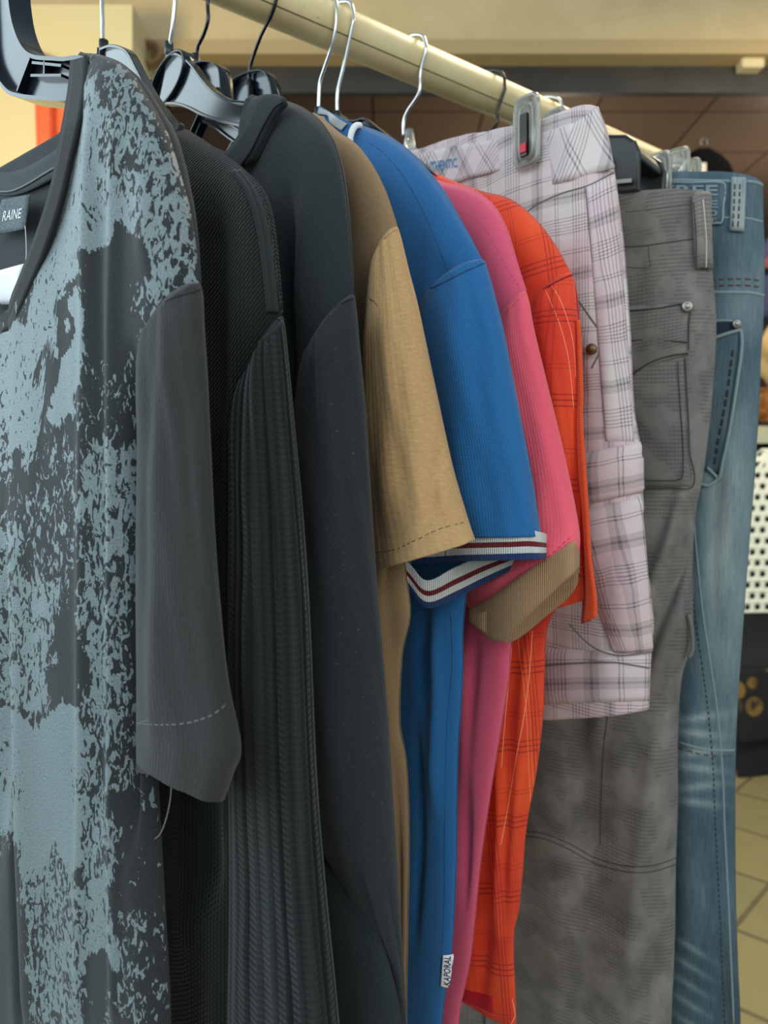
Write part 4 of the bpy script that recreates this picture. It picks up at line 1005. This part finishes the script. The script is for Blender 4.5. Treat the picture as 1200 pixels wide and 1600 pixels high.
shirt_hanger(g2, 'black plastic hanger on a straight silver hook, inside the black jumper', 'chrome', [(162,80),(161,66),(160,30),(160,-40),(166,-90)],
    [(160,80),(176,74),(192,76),(206,86),(222,116),(242,152),(270,190),(310,238),(352,280)], [(160,130),(180,124),(200,132),(222,172),(245,205),(266,226),(310,268),(352,306)])
shirt_hanger(g3, 'black plastic hanger with a large round eye, inside the fleece top', 'chrome', [(264,82),(266,66),(270,40),(274,0),(280,-50)],
    [(264,90),(276,86),(288,90),(304,104),(322,128),(342,148),(366,160),(400,166),(440,200),(480,240)], [(248,164),(262,163),(278,163),(296,168),(320,180),(350,190),(398,202),(440,226),(480,262)], eye=(266,126,29,34))
shirt_hanger(g4, 'black hanger with squared head on dark wire, behind the round-eyed hanger', 'dark_wire', [(306,100),(309,74),(319,52),(325,30),(325,0),(328,-30)],
    [(320,168),(340,176),(370,200),(430,232),(500,262)], [(320,190),(340,200),(370,222),(430,254),(500,284)], plate=[(312,176),(312,120),(306,104),(316,98),(332,98),(344,104),(350,118),(354,176)], clip=(325,150))
shirt_hanger(g5, 'black hanger with squared head and wire clip, left of the blue polo collar', 'dark_wire', [(390,140),(390,110),(398,82),(408,56),(411,30),(412,0),(414,-30)],
    [(398,170),(430,178),(470,196),(540,240),(600,280)], [(398,196),(430,204),(470,222),(540,262),(600,302)], plate=[(354,172),(356,148),(366,128),(386,116),(410,111),(422,118),(430,140),(434,176)], clip=(391,150))
shirt_hanger(g6, 'black hanger on the left one of two close silver hooks', 'chrome', [(497,182),(498,164),(500,130),(508,104),(518,74),(524,44),(525,20),(521,8)],
    [(497,188),(530,200),(580,224),(640,262)], [(497,206),(530,222),(580,246),(640,284)])
shirt_hanger(g7, 'black hanger on the right one of two close silver hooks', 'chrome', [(527,188),(527,168),(528,142),(536,108),(544,70),(547,40),(543,18)],
    [(527,178),(534,182),(545,189),(558,190),(572,187),(584,196),(640,240),(700,290)], [(527,204),(545,210),(560,214),(580,222),(640,262),(700,312)])
# the frame hanger of the tee
hg = thing('clothes_hanger', 'large black open-frame plastic hanger inside the printed t-shirt', 'hanger', g1.pt(0, 1.7235), 'plastic hangers on the cream rail')
inn = [g1.uz(*q) for q in [(24,-60),(29,0),(36,45),(50,80),(70,96),(112,100),(160,108)]]
out = [g1.uz(*q) for q in [(-14,-60),(-10,30),(-4,95),(22,142),(48,156),(112,162),(160,165)]]
def ext(lst, pre, post): return pre + lst + post
inn = uvcat([(0.006, inn[0][1] + .022), (.012, inn[0][1] + .010)] + inn + [(.20, inn[-1][1] - .05)], 6)
out = uvcat([(-.004, out[0][1] + .022), (-.006, out[0][1] + .008)] + out + [(.20, out[-1][1] - .055)], 6)
uh = 0
band(g1, inn, out, .0012, .0012, .0075, M['black_pl'], 'arm', hg)
band(g1, [(-u + 2 * uh, z) for u, z in inn], [(-u + 2 * uh, z) for u, z in out], .0012, .0012, .0075, M['black_pl'], 'arm', hg)
for a, b in [((62, 97), (42, 148)), ((66, 104), (112, 109)), ((64, 124), (112, 124)), ((85, 98), (85, 124))]:
    p, q = g1.at(*a), g1.at(*b); n_ = g1.r * .0065
    d_ = (q - p).normalized().cross(g1.r).normalized() * .0008
    V = [p - n_ - d_, q - n_ - d_, q + n_ - d_, p + n_ - d_, p - n_ + d_, q - n_ + d_, q + n_ + d_, p + n_ + d_]
    obj('rib', V, [(0,3,2,1),(4,5,6,7),(0,1,5,4),(1,2,6,5),(2,3,7,6),(3,0,4,7)], M['black_pl'], hg, smooth=False)
hp, zb = hook_path(g1, rise=.10); v, f = tube(hp, .0018, 10); obj('hook', v, f, M['chrome'], hg)

# ---- 8 plaid shorts
g8 = G(640, 932, .61)
sh8 = thing('plaid_shorts', 'light grey and pink plaid cargo shorts hung by the waistband', 'shorts', g8.pt(0, 1.6))
sb = body(g8, 'body', M['plaid'], sh8, [(640,246),(700,232),(760,222),(820,214),(870,205),(905,190),(933,168)], [(933,168),(946,200),(956,250),(966,320),(975,400),(984,520),(990,640),(1000,700),(1004,740),(1003,780),(1006,860),(1016,930),(1020,980),(1016,1020),(1013,1095)], 1.14, T=.024, openwaist=True, wr=.004,
          hem=[(640,1090),(780,1108),(848,1101),(930,1088),(960,1090),(1012,1096)], nc=70, nr=220, crotch=1.38,
          folds=[([(900,520),(905,640)], 10, -.003), ([(985,700),(990,760)], 14, .005), ([(975,860),(985,960)], 16, .004), ([(925,900),(965,1030)], 12, -.003), ([(960,200),(950,400),(955,640)], 12, .003)])
# waistband, bias cut
plane_strip('waistband', g8, [(640,244),(700,231),(760,221),(810,214),(855,207),(890,196),(915,182),(933,168)], [(650,310),(700,290),(760,272),(800,268),(850,290),(890,282),(925,272),(960,262)], lambda s: -.026 + .018 * max(0, s - .72) / .28, M['plaid_bias'], sh8, n=8, th=.003)
plane_strip('inner_waistband', g8, [(640,238),(700,224),(760,212),(810,200),(855,190),(890,180),(915,172),(933,167)], [(640,262),(700,250),(760,240),(810,226),(855,216),(890,206),(915,192),(933,178)], .012, M['plaid_side'], sh8, n=5, th=.003)
surf_line('waist_seam', sb, [(800,350),(840,320),(880,302),(920,290),(958,270)], .0008, M['thread_gy'], sh8)
surf_line('side_seam', sb, [(915,295),(925,400),(938,520),(948,600),(950,680)], .0007, M['thread_gy'], sh8)
patch('side_strip', sb, [(916,292),(962,272),(990,690),(946,690)], .0012, M['plaid_side'], sh8, nu=10, nv=40, lift=.0004)
patch('pocket_flap', sb, [(850,722),(1002,690),(1004,768),(850,804)], .0035, M['plaid'], sh8, nu=24, nv=14, puff=.003)
patch('cargo_pocket', sb, [(880,806),(1002,775),(1018,1018),(960,1022)], .003, M['plaid'], sh8, nu=22, nv=24, puff=.004)
patch('hem_cuff', sb, [(848,1012),(1016,1020),(1012,1094),(848,1100)], .002, M['plaid_side'], sh8, nu=24, nv=10)
surf_line('cuff_stitch', sb, [(850,1040),(900,1036),(960,1034),(1010,1042)], .0006, M['thread_gy'], sh8, lift=.003)
surf_line('pocket_edge', sb, [(905,470),(925,500),(942,525),(940,545),(925,575)], .0008, M['thread_gy'], sh8)
surf_line('pocket_seam', sb, [(895,975),(925,1005),(960,1022),(1010,1016)], .0006, M['thread_gy'], sh8, lift=.0042)
p0, n0 = hit(sb, 925, 546, .002)
def disc(c, n, r, th, k=20): return tube([c - n * th, c + n * th * .6, c + n * th], [r, r, r * .8], k)
v, f = join(disc(p0, n0, .0042, .0015), disc(p0 + n0 * .0018, n0, .0022, .001)); bt = obj('button', v, f, M['brass'], sh8); bt['label'] = 'round brass button'
text_on('lettering', D.objects['waistband'], [(662,256),(716,247),(717,262),(664,272)], 'AUTHENTIC', M['ink_b'], D.objects['waistband'], lift=.0022, bold=.02)
# clear hanger with clips
def clear_clip(g, cx, y0, y1, w_, parent, v=-.018, spring=True):
    uvs_ = [g.uz(cx, (y0 + y1) / 2, v)]; u0 = uvs_[0][0]; zt_ = g.uz(cx, y0, v)[1]; zb_ = g.uz(cx, y1, v)[1]
    H2 = (zt_ - zb_) / 2; zc_ = (zt_ + zb_) / 2
    cl = D.objects.new('clip', None)
    for vv in (v, v + .036):
        loop = [];
        for i in range(40):
            a = 2 * math.pi * i / 40; c_, s_ = math.cos(a), math.sin(a)
            loop.append((u0 + math.copysign(abs(c_) ** .45, c_) * w_, zc_ + math.copysign(abs(s_) ** .3, s_) * H2))
        ms = [tube([g.pt(u, z, vv) for u, z in loop], .0022, 8, True), tube([g.pt(u0 + (u - u0) * .6, zc_ + (z - zc_) * .78, vv - .001) for u, z in loop], .0013, 8, True)]
        V = [g.pt(u, z, vv - .001) for u, z in loop] + [g.pt(u, z, vv + .001) for u, z in loop]
        ms.append((V, [tuple(range(40)), tuple(range(79, 39, -1))] + [(i, i + 40, (i + 1) % 40 + 40, (i + 1) % 40) for i in range(40)]))
        v_, f_ = join(*ms); o = obj('clip_jaw', v_, f_, M['clear'], parent)
    if spring:
        V = [g.pt(u0 + x * .0035, zc_ - H2 * .15 + z * H2 * .62, v - .003 + y * .0015) for x, y, z in box(-1, -1, -1, 1, 1, 1)[0]]
        s_ = obj('clip_spring', V, box(0, 0, 0, 1, 1, 1)[1], M['dark_wire'], parent, smooth=False)
        V = [g.pt(u0 + x * .003, zc_ - H2 * .55 + z * H2 * .13, v - .0048 + y * .0008) for x, y, z in box(-1, -1, -1, 1, 1, 1)[0]]
        r_ = obj('red_mark', V, box(0, 0, 0, 1, 1, 1)[1], M['redp'], s_, smooth=False)
def clip_hanger(g, label, wire, mat, rise, half, zbar, hook):
    root = thing('clip_hanger', label, 'hanger', g.pt(0, 1.7235), 'plastic hangers on the cream rail')
    zb = g.uz(*hook[0])[1]; v, f = tube(hook_px(g, hook, .6), .0017, 10); obj('hook', v, f, M[wire], root)
    v, f = join(tube([g.pt(0, zb - .02), g.pt(0, zb + .003)], [.007, .004], 16), tube([g.pt(0, zb - .026), g.pt(0, zb - .02)], [.004, .0075], 16)); obj('neck', v, f, M[mat], root)
    v, f = tube([g.pt(-half, zbar), g.pt(-.02, zbar), g.pt(-.008, zb - .022), g.pt(.008, zb - .022), g.pt(.02, zbar), g.pt(half, zbar)], .004, 12); obj('crossbar', v, f, M[mat], root)
    return root
c8 = clip_hanger(g8, 'clear plastic clip hanger holding the plaid shorts', 'chrome', 'clear', .105, .15, g8.uz(825, 192)[1], [(631,212),(631,190),(638,172),(650,148),(657,112),(656,84),(650,64)])
clear_clip(g8, 823, 152, 258, .0115, c8, v=-.034)

# ---- 9 grey camouflage cargo trousers
g9 = G(760, 1105, .69)
gp = thing('cargo_trousers', 'grey camouflage cargo trousers hung by the waistband, left of the blue jeans', 'trousers', g9.pt(0, 1.5))
top9 = [(760,350),(850,338),(930,330),(975,321),(1030,312),(1075,306),(1104,304)]
gb = body(g9, 'body', M['grey'], gp, top9, [(1104,304),(1109,340),(1112,420),(1118,500),(1115,580),(1108,660),(1098,740),(1086,800),(1081,880),(1080,1000),(1064,1060),(1058,1150),(1058,1250),(1055,1350),(1053,1480),(1048,1600)], .52, T=.028, openwaist=True, wr=.005, nc=80, nr=260, crotch=1.25, seed=4, rx=.22,
          folds=[([(1096,700),(1060,820),(1010,940),(960,1060),(930,1150)], 16, .010), ([(1110,740),(1075,860),(1030,960),(985,1080)], 14, -.010), ([(900,1100),(930,1350),(900,1600)], 30, -.006), ([(1030,1140),(1010,1300),(985,1500)], 18, .006), ([(880,1420),(905,1500)], 16, .006)])
surf_line('knee_seam', gb, [(815,1298),(850,1302),(890,1318),(930,1340),(980,1353),(1020,1352),(1056,1340)], .00056, M['thread_k'], gp)
surf_line('knee_seam', gb, [(815,1306),(850,1310),(890,1327),(930,1349),(980,1362),(1020,1361),(1055,1350)], .00056, M['thread_k'], gp)
surf_line('leg_seam', gb, [(952,1100),(944,1160),(940,1240),(938,1320)], .00063, M['thread_k'], gp)
surf_line('waist_seam', gb, [(975,386),(1010,384),(1050,378),(1098,372)], .00070, M['thread_k'], gp)
surf_line('waist_seam', gb, [(978,332),(1030,326),(1075,319),(1098,316)], .00042, M['thread_k'], gp)
surf_line('panel_seam', gb, [(1013,384),(1014,400),(1014,418),(980,418)], .00042, M['thread_k'], gp)
pf = patch('pocket_flap', gb, [(975,480),(1078,472),(1074,555),(975,592)], .003, M['grey'], gp, nu=18, nv=16, puff=.002)
surf_line('flap_edge', gb, [(978,487),(1030,483),(1072,478),(1074,510),(1074,548)], .00063, M['thread_k'], gp, lift=.0045)
surf_line('flap_edge', gb, [(978,534),(1020,532),(1072,536)], .00063, M['thread_k'], gp, lift=.0048)
surf_line('flap_edge', gb, [(990,586),(1020,566),(1050,556),(1074,553)], .00070, M['thread_k'], gp, lift=.0040)
patch('cargo_pocket', gb, [(985,560),(1071,556),(1077,760),(990,762)], .002, M['grey'], gp, nu=18, nv=24, puff=.003)
surf_line('pocket_edge', gb, [(1069,560),(1073,640),(1076,700),(1078,758),(1040,762),(995,764)], .00056, M['thread_k'], gp, lift=.0035)
surf_line('pocket_stitch', gb, [(1058,566),(1062,640),(1066,700),(1068,746),(1040,750),(995,750)], .00042, M['thread_k'], gp, lift=.0045)
lp = patch('belt_loop', gb, [(1078,308),(1103,304),(1107,424),(1084,424)], .003, M['grey'], gp, nu=8, nv=20, lift=.004, side_curve=-3); 
surf_line('loop_stitch', lp, [(1084,316),(1088,370),(1088,420)], .00042, M['thread_k'], gp); surf_line('loop_stitch', lp, [(1098,312),(1103,370),(1103,420)], .0006, M['thread_w'], gp)
p0, n0 = hit(gb, 1071, 481, .006); v, f = join(disc(p0, n0, .0050, .0015), disc(p0 + n0 * .0016, n0, .0024, .001)); obj('rivet', v, f, M['steel'], gp)
p0, n0 = hit(gb, 1073, 960, .002)
v, f = tube(catmull([p0, p0 + Vector((.002, -.002, -.01)), p0 + Vector((.003, -.002, -.03)), p0 + Vector((0, -.001, -.038))], 5), .002, 8); obj('zip_pull', v, f, M['thread_gy'], gp)
c9 = clip_hanger(g9, 'black plastic clip hanger on dark wire, holding the grey cargo trousers', 'dark_wire', 'black_mt', .10, .13, g9.uz(985, 262)[1], [(756,212),(758,200),(764,180),(767,150),(764,124),(757,112)])
def P9(px, py, v=0): return g9.uz(px, py, v)
clipo = [P9(x, y) for x, y in [(953,236),(968,232),(1000,232),(1012,240),(1019,256),(1019,312),(978,316),(975,340),(953,340)]]
for vv in (-.032, .030):
    o = ribbonpoly(g9, clipo, .003, vv, M['black_mt'], 'clip_jaw', c9, rim=.0022)
o = ribbonpoly(g9, [P9(*q) for q in [(956,232),(1006,234),(1016,250),(1017,262),(956,262)]], .066, 0, M['black_mt'], 'clip_body', c9)
b_ = o.modifiers.new('b', 'BEVEL'); b_.width = .004; b_.segments = 3
ribbonpoly(g9, [P9(*q) for q in [(955,262),(977,262),(977,340),(955,345)]], .012, -.038, M['black_mt'], 'clip_rib', c9)
ribbonpoly(g9, [P9(*q) for q in [(988,299),(1012,297),(1012,303),(988,305)]], .002, -.0365, M['steel'], 'clip_slot', c9)

# ---- 10 jeans
g10 = G(850, 1192, .75)
jn = thing('jeans', 'faded blue jeans with stitched side seams, last on the rail', 'jeans', g10.pt(0, 1.5))
def fadef(x, y, a):
    f_ = 0
    f_ += .9 * math.exp(-((x - (1150 - (y - 700) * .04)) / 40) ** 2) * math.exp(-((y - 850) / 220) ** 2)
    f_ += .5 * math.exp(-((y - 470) / 50) ** 2) * math.exp(-((x - 1165) / 40) ** 2)
    f_ += .6 * math.exp(-((x - 1112) / 22) ** 2) * math.exp(-((y - 860) / 140) ** 2)
    for k in range(6):
        yy = 1120 + k * 27; f_ += .9 * math.exp(-((y - yy - (x - 1100) * (.12 if k % 2 else -.14)) / 6) ** 2) * math.exp(-((x - 1085) / 45) ** 2)
    for k in range(5):
        yy = 1480 + k * 30; f_ += .8 * math.exp(-((y - yy - (x - 1080) * .62) / 5) ** 2) * math.exp(-((x - 1078) / 30) ** 2)
    return f_ - .12 * (1 if y > 1230 else 0) - .1
whisk = [([(1060, 1110 + 0), (1060, 1111)], 1, 0)]
jb = body(g10, 'body', M['denim'], jn, [(850,280),(950,280),(1035,281),(1100,281),(1150,281),(1180,282),(1191,286)], [(1191,286),(1192,340),(1194,420),(1192,500),(1188,560),(1186,620),(1180,720),(1174,800),(1166,900),(1160,980),(1153,1080),(1149,1160),(1148,1260),(1149,1400),(1152,1500),(1156,1600)], .48, T=.026, openwaist=True, wr=.005, nc=70, nr=320, crotch=1.27, seed=9, rx=.22, fade_fn=fadef,
          folds=[([(1120,700),(1110,900),(1115,1000)], 14, -.004), ([(1095,1000),(1080,1200),(1070,1500)], 20, .004)])
# side seam with double stitch
surf_line('side_seam', jb, [(1082,780),(1088,860),(1098,960),(1110,1040),(1120,1110),(1128,1200),(1132,1300),(1138,1420),(1146,1600)], .0011, M['denim_l'], jn)
surf_line('seam_stitch', jb, [(1070,780),(1076,860),(1086,960),(1097,1040),(1106,1110),(1114,1200),(1118,1300),(1124,1420),(1132,1600)], .0009, M['thread_k'], jn, dash=.003)
surf_line('knee_seam', jb, [(1062,1160),(1090,1168),(1120,1172),(1146,1172)], .0012, M['denim_l'], jn); surf_line('knee_stitch', jb, [(1062,1168),(1090,1177),(1120,1181),(1146,1180)], .0009, M['thread'], jn, dash=.004)
surf_line('yoke_seam', jb, [(1112,457),(1150,457),(1175,458),(1192,462)], .0016, M['denim_l'], jn)
for dy in (-18, -8): surf_line('yoke_stitch', jb, [(1112,455 + dy),(1150,454 + dy),(1175,455 + dy),(1191,458 + dy)], .0010, M['thread'], jn, dash=.004)
surf_line('waist_seam', jb, [(1120,340),(1150,341),(1170,342),(1190,347)], .0012, M['denim_l'], jn)
surf_line('waist_edge', jb, [(1030,284),(1060,282),(1100,283),(1150,284),(1178,285),(1190,290)], .0016, M['denim_l'], jn)
patch('pocket', jb, [(1112,530),(1156,514),(1128,742),(1098,735)], .0024, M['denim_d'], jn, nu=10, nv=26)
patch('pocket_opening', jb, [(1112,505),(1150,502),(1154,514),(1112,528)], .001, plain('deep_indigo', (32, 44, 62), .9), jn, nu=8, nv=6)
surf_line('pocket_edge', jb, [(1156,516),(1157,545),(1150,600),(1141,660),(1132,715),(1126,746),(1118,744),(1104,730)], .0018, M['denim_l'], jn, lift=.003)
surf_line('pocket_edge', jb, [(1112,530),(1135,522),(1156,516)], .0018, M['denim_l'], jn, lift=.003)
surf_line('pocket_edge', jb, [(1090,752),(1104,758),(1122,748)], .0018, M['denim_l'], jn, lift=.003)
surf_line('pocket_stitch', jb, [(1144,548),(1138,600),(1128,660),(1119,710),(1114,732)], .0012, M['thread_k'], jn, lift=.0035, dash=.005)
surf_line('pocket_edge', jb, [(1112,502),(1130,501),(1144,502)], .0012, M['denim_l'], jn, lift=.001)
p0, n0 = hit(jb, 1149, 507, .004); v, f = join(disc(p0, n0, .0044, .0015), disc(p0 + n0 * .0016, n0, .0022, .001)); obj('rivet', v, f, M['steel'], jn)
jl = patch('belt_loop', jb, [(1142,279),(1164,280),(1160,364),(1139,362)], .0035, M['denim_l'], jn, nu=8, nv=18, lift=.003)
for xx in (1148, 1156): surf_line('loop_stitch', jl, [(xx,288),(xx - 1,320),(xx - 3,354)], .0008, M['thread'], jn, dash=.004)
wp = patch('waist_patch', jb, [(1030,284),(1134,285),(1130,350),(1030,350)], .002, M['denim_d'], jn, nu=20, nv=12, lift=.002)
surf_line('patch_edge', wp, [(1034,285),(1080,286),(1132,288),(1130,320),(1127,348),(1110,349)], .0012, M['denim_l'], jn)
text_on('lettering', wp, [(1037,290),(1122,290),(1122,306),(1037,306)], 'FREE', M['denim_l'], wp, lift=.0012, bold=.02)
for s_, q in (('E', (1108, 314, 1122, 325)), ('D', (1108, 329, 1121, 338)), ('F', (1112, 341, 1120, 347))):
    text_on('lettering', wp, [(q[0], q[1]), (q[2], q[1]), (q[2], q[3]), (q[0], q[3])], s_, M['denim_l'], wp, lift=.0012, bold=.02)
c10 = clip_hanger(g10, 'clear plastic clip hanger holding the blue jeans', 'chrome', 'clear', .10, .12, g10.uz(1040, 262)[1], [(848,216),(852,200),(860,180),(860,160),(854,150)])
clear_clip(g10, 1030, 240, 312, .011, c10, v=-.036); clear_clip(g10, 1058, 234, 278, .0115, c10, v=-.005, spring=False)
